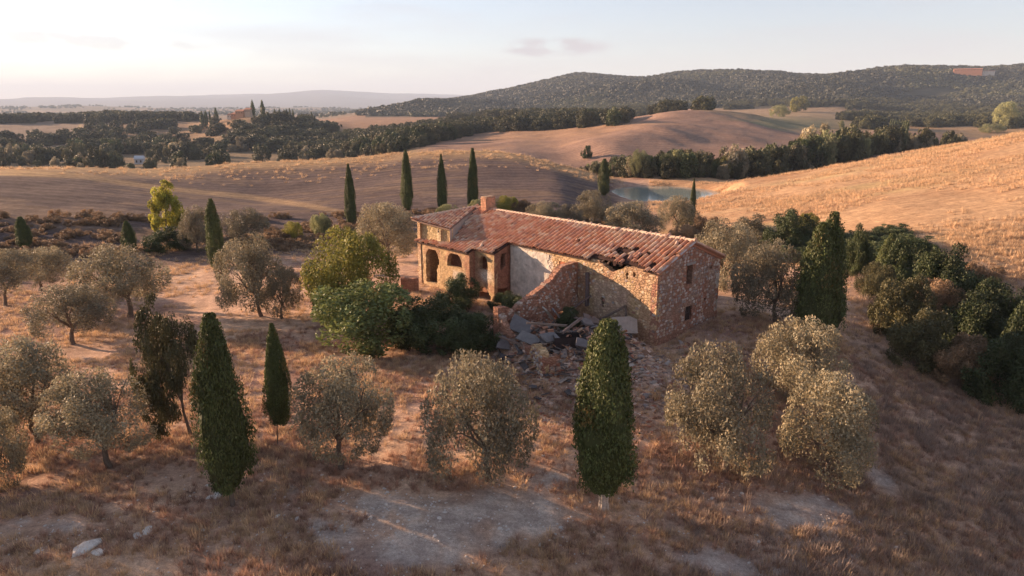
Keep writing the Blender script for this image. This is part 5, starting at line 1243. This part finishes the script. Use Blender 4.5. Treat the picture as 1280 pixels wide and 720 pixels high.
# slabs, plates and timbers in the ruin: (local x, y, height above ground, length, width, thick, yaw, pitch, roll, colour, label)
def slab(lx, ly, dz, a, b, t_, yaw, pitch, roll, col, label, name='concrete_slab', cat='slab'):
    w = h2w(lx, ly); z = hz(w[0], w[1]) + dz; k = 5; a *= .9; b *= .85; roll += .25; pitch += .12; r = np.random.RandomState(int(abs(lx * 37 + ly * 91)) + 5)
    CR = np.array([(-1, -1), (1, -1), (1, .45), (.5, 1), (-1, 1)]) + r.uniform(-.22, .22, (5, 2))
    B = np.stack([CR[:, 0] * a / 2, CR[:, 1] * b / 2, -t_ / 2 + 0 * CR[:, 0]], -1); T = B * [.98, .98, 1] + [0, 0, t_]
    g = Geo(); g.add(np.concatenate([B, T]), [[i, (i + 1) % k, k + (i + 1) % k, k + i] for i in range(k)], col)
    g.add([[0, 0, t_ / 2 + .015], [0, 0, -t_ / 2]], np.zeros((0, 3), int), col); g.F.append(np.array([[k + i, k + (i + 1) % k, 2 * k] for i in range(k)] + [[(i + 1) % k, i, 2 * k + 1] for i in range(k)])); g.M.append(0)
    o = g.obj(name, M_slab); o.location = (w[0], w[1], z); o.rotation_euler = (roll, pitch, yaw); tag(o, label, cat); return o
GR = (.15, .145, .15)
slab(-1.9, -1.3, .75, 2.1, 1.6, .22, .3, -.1, .75, (.33,.29,.26), 'large pale rounded slab leaning at the foot of the facade behind the foreground cypress')
slab(-6.6, -7.6, .9, 1.9, 1.3, .12, -.4, .2, .45, GR, 'big grey sheet lying against the annex pillar')
slab(-5.2, -8.3, .65, 1.8, 1.0, .12, -.5, .1, .35, (.18,.175,.175), 'flat grey slab at the front edge of the ruin')
slab(-5.6, -5.8, 1.35, 2.0, .7, .10, 1.0, .6, .2, (.30,.27,.24), 'long pale plate tilted steeply beside the pillar')
slab(-5.0, -5.4, 1.35, 2.1, .6, .10, 1.1, .55, .5, GR, 'long dark plate resting beside the pale tilted plate')
slab(-6.9, -8.9, .5, 1.6, 1.2, .12, .2, .2, .6, (.16,.15,.155), 'grey slab fallen outside the pillar base')
slab(-3.4, -7.9, .9, 1.5, 1.0, .12, .6, -.2, .3, (.17,.16,.16), 'grey plate roofing the left side of the dark cavity')
slab(-1.1, -6.8, .65, 1.3, .8, .12, .1, .2, .4, (.15,.14,.145), 'grey slab right of the dark cavity')
slab(-3.9, -3.4, .6, 1.4, .9, .14, .8, .1, .3, (.19,.175,.175), 'square grey slab behind the cavity')
slab(-2.2, -4.0, .6, 1.5, 1.0, .14, 1.8, .3, .2, (.20,.18,.18), 'grey slab in the middle of the collapsed annex')
slab(-6.2, -2.6, .6, 1.5, 1.0, .14, 1.2, .1, .5, (.18,.17,.17), 'slab fallen at the foot of the cross wall')
slab(-4.4, -2.2, .5, 1.4, .8, .14, .2, .2, .4, (.22,.17,.15), 'brownish slab lying before the facade')
def timber(lx, ly, dz, ln, r_, yaw, pit, col, label):
    w = h2w(lx, ly); z = hz(w[0], w[1]) + dz; g = Geo(); g.add(*box(-ln / 2, ln / 2, -r_, r_, -r_, r_, r_ * .2), col)
    o = g.obj('beam', M_timber); o.location = (w[0], w[1], z); o.rotation_euler = (0, pit, yaw); tag(o, label, 'beam')
timber(-4.6, -7.0, 1.1, 3.0, .07, .1, .1, (.22, .17, .14), 'long thin beam lying across the grey sheets')
timber(-3.4, -5.6, 1.0, 2.6, .08, .9, -.2, (.20, .15, .13), 'beam sticking up from the rubble beside the cavity')
timber(-6.0, -8.9, .7, 3.2, .07, -.35, .25, (.18, .14, .12), 'dark beam along the front edge of the ruin')
timber(-2.9, -2.3, .6, 2.4, .08, .4, -.3, (.20, .15, .13), 'beam leaning towards the pale slab')
timber(-1.6, -5.4, .8, 2.2, .07, 1.6, .15, (.19, .14, .12), 'short beam right of the cavity')
timber(-4.9, -4.4, .9, 2.4, .07, 2.2, .2, (.19, .14, .12), 'beam across the middle of the collapsed annex')
timber(-3.8, -8.5, .8, 2.0, .06, 2.0, .3, (.22, .17, .14), 'splintered beam propped on the stump wall')
dj = Geo(); rd_ = np.random.RandomState(77)
for i in range(520):
    lx = rd_.normal(-3.2, 2.3); ly = rd_.normal(-6.0, 2.2)
    if ly > -.6 or (lx < -7.5 and ly > -8.5): continue
    w = h2w(lx, ly); z = hz(w[0], w[1]) + rd_.uniform(0, .28); a, b, c_ = (rd_.uniform(.12, .45), rd_.uniform(.08, .3), .03) if rd_.rand() < .7 else (rd_.uniform(.4, 1.1), .03, .03)
    V, F = box(-a, a, -b, b, -c_, c_, .02); M = np.array(Matrix.Rotation(rd_.uniform(0, 6), 3, 'Z') @ Matrix.Rotation(rd_.normal(0, .45), 3, 'X') @ Matrix.Rotation(rd_.normal(0, .35), 3, 'Y'))
    dj.add(V @ M.T + [w[0], w[1], z], F, np.array([(.13, .12, .12), (.20, .16, .14), (.30, .17, .11), (.10, .09, .09), (.34, .29, .25)][rd_.randint(5)]) * rd_.uniform(.7, 1.2))
tag(dj.obj('debris', M_slab), 'dark broken boards, plates and laths heaped in the collapsed annex', kind='stuff')
# fallen roof tiles in the ruin
rt = np.random.RandomState(8)
for i in range(46):
    lx = rt.uniform(-6.8, -.6); ly = rt.uniform(-7.8, -2); w = h2w(lx, ly); o = inst('fallen_tile', tme[rt.randint(10)], None, (w[0], w[1], hz(w[0], w[1]) + rt.uniform(.05, .5)), (rt.uniform(-1, 1), rt.uniform(-1, 1), rt.uniform(0, 6.28)), (1, .9, 1))
    tag(o, 'fallen terracotta tile lying in the collapsed annex', 'roof tile', 'fallen tiles in the collapsed annex')
# cavity under the slabs: a box painted near-black to stand for its shade
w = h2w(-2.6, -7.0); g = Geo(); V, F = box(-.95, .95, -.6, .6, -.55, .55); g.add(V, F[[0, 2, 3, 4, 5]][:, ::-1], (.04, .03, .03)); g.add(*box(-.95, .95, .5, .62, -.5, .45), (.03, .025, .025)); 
o = g.obj('cavity_shade_box', M_timber); o.location = (w[0], w[1], hz(w[0], w[1]) + .25); o.rotation_euler = (0, 0, .1); tag(o, 'black box painted as the shaded cavity among the slabs of the collapsed annex', 'opening')
# pale rocks in the foreground
for (px, py, s, lab) in [(108, 684, .75, 'largest pale flat rock at the lower left'), (122, 690, .4, 'pale rock touching the largest flat rock'), (184, 664, .42, 'white rock right of the largest flat rock'), (172, 670, .33, 'small white rock left of the white rock'), (272, 620, .45, 'pale stone at the foot of the leaning cypress'), (262, 622, .25, 'small pale stone beside the leaning cypress'), (46, 690, .22, 'small white stone at the far lower left'), (347, 645, .2, 'lone white stone right of the leaning cypress')]:
    q = gp(px, py); o = inst('rock', stone_mesh('r', 8, .45, int(px), (.66, .62, .56)).mesh('rock', M_stone), None, q - [0, 0, s * .08], (rr.uniform(-.1, .1), rr.uniform(-.1, .1), px), (s, s * .6, s * .6)); tag(o, lab, 'rock')
def pebbles(nm, lab, centers, n):
    P = []
    for (px, py, sx, sy) in centers:
        q = gp(px, py)
        for i in range(n): P.append([q[0] + rr.normal(0, sx), q[1] + rr.normal(0, sy), 0])
    P = np.array(P); P[:, 2] = height(P[:, 0], P[:, 1]); m_ = len(P); s = rr.uniform(.02, .075, m_) * (1 + 1.2 * (rr.rand(m_) < .06))
    scatter(nm, lab, P, np.stack([s, s * .8, s * .8], -1), np.stack([0 * s, 0 * s, rr.uniform(0, 6, m_)], -1), mk('peb' + nm, stone_mesh('p', 6, .6, 5, (.60, .55, .50)), M_stone))
pebbles('pebbles', 'white pebbles and chips scattered over the pale clay', [(560, 640, 3, 1.6), (640, 640, 3, 1.6), (500, 680, 3, 1.6), (700, 610, 3, 2), (1000, 640, 3, 2), (460, 630, 2, 1), (760, 560, 3, 2), (380, 640, 4, 2), (860, 600, 3, 3), (40, 670, 3, 1), (250, 660, 6, 2), (620, 690, 6, 1.5), (880, 660, 6, 2), (300, 610, 5, 2)], 90)

# ------------------------------------------------------------------ olives standing left of the frame (their shade reaches into it)
for (x_, y_, s_, h_, k_) in [(-33, 32, 3.2, 4.8, 0), (-30, 25, 3.0, 4.6, 2), (-41, 29, 3.2, 5.0, 3)]:
    root = empty('olive_tree', (x_, y_, hz(x_, y_))); tag(root, 'olive standing just outside the left edge of the view', 'olive tree', 'olives left of the view')
    inst('crown', ME['olive%d' % k_], root, (0, 0, .9), (0, 0, k_ * 1.3), (s_, s_, h_)); inst('trunk', ME['trunk%d' % k_], root, (0, 0, 0), (0, 0, 0), (s_ * .9, s_ * .9, 3.2))

# ------------------------------------------------------------------ air
m, t, out = mat_base('haze_air'); v = N(t, 'ShaderNodeVolumePrincipled'); v.inputs['Density'].default_value = .82e-4; v.inputs['Color'].default_value = (.60, .76, 1.0, 1); v.inputs['Anisotropy'].default_value = 0
L(t, v.outputs[0], out.inputs['Volume'])
g = Geo(); g.add(*box(-26500, 26500, -26500, 26500, -90, 760), (1, 1, 1)); hb = g.obj('haze', m); tag(hb, kind='stuff')
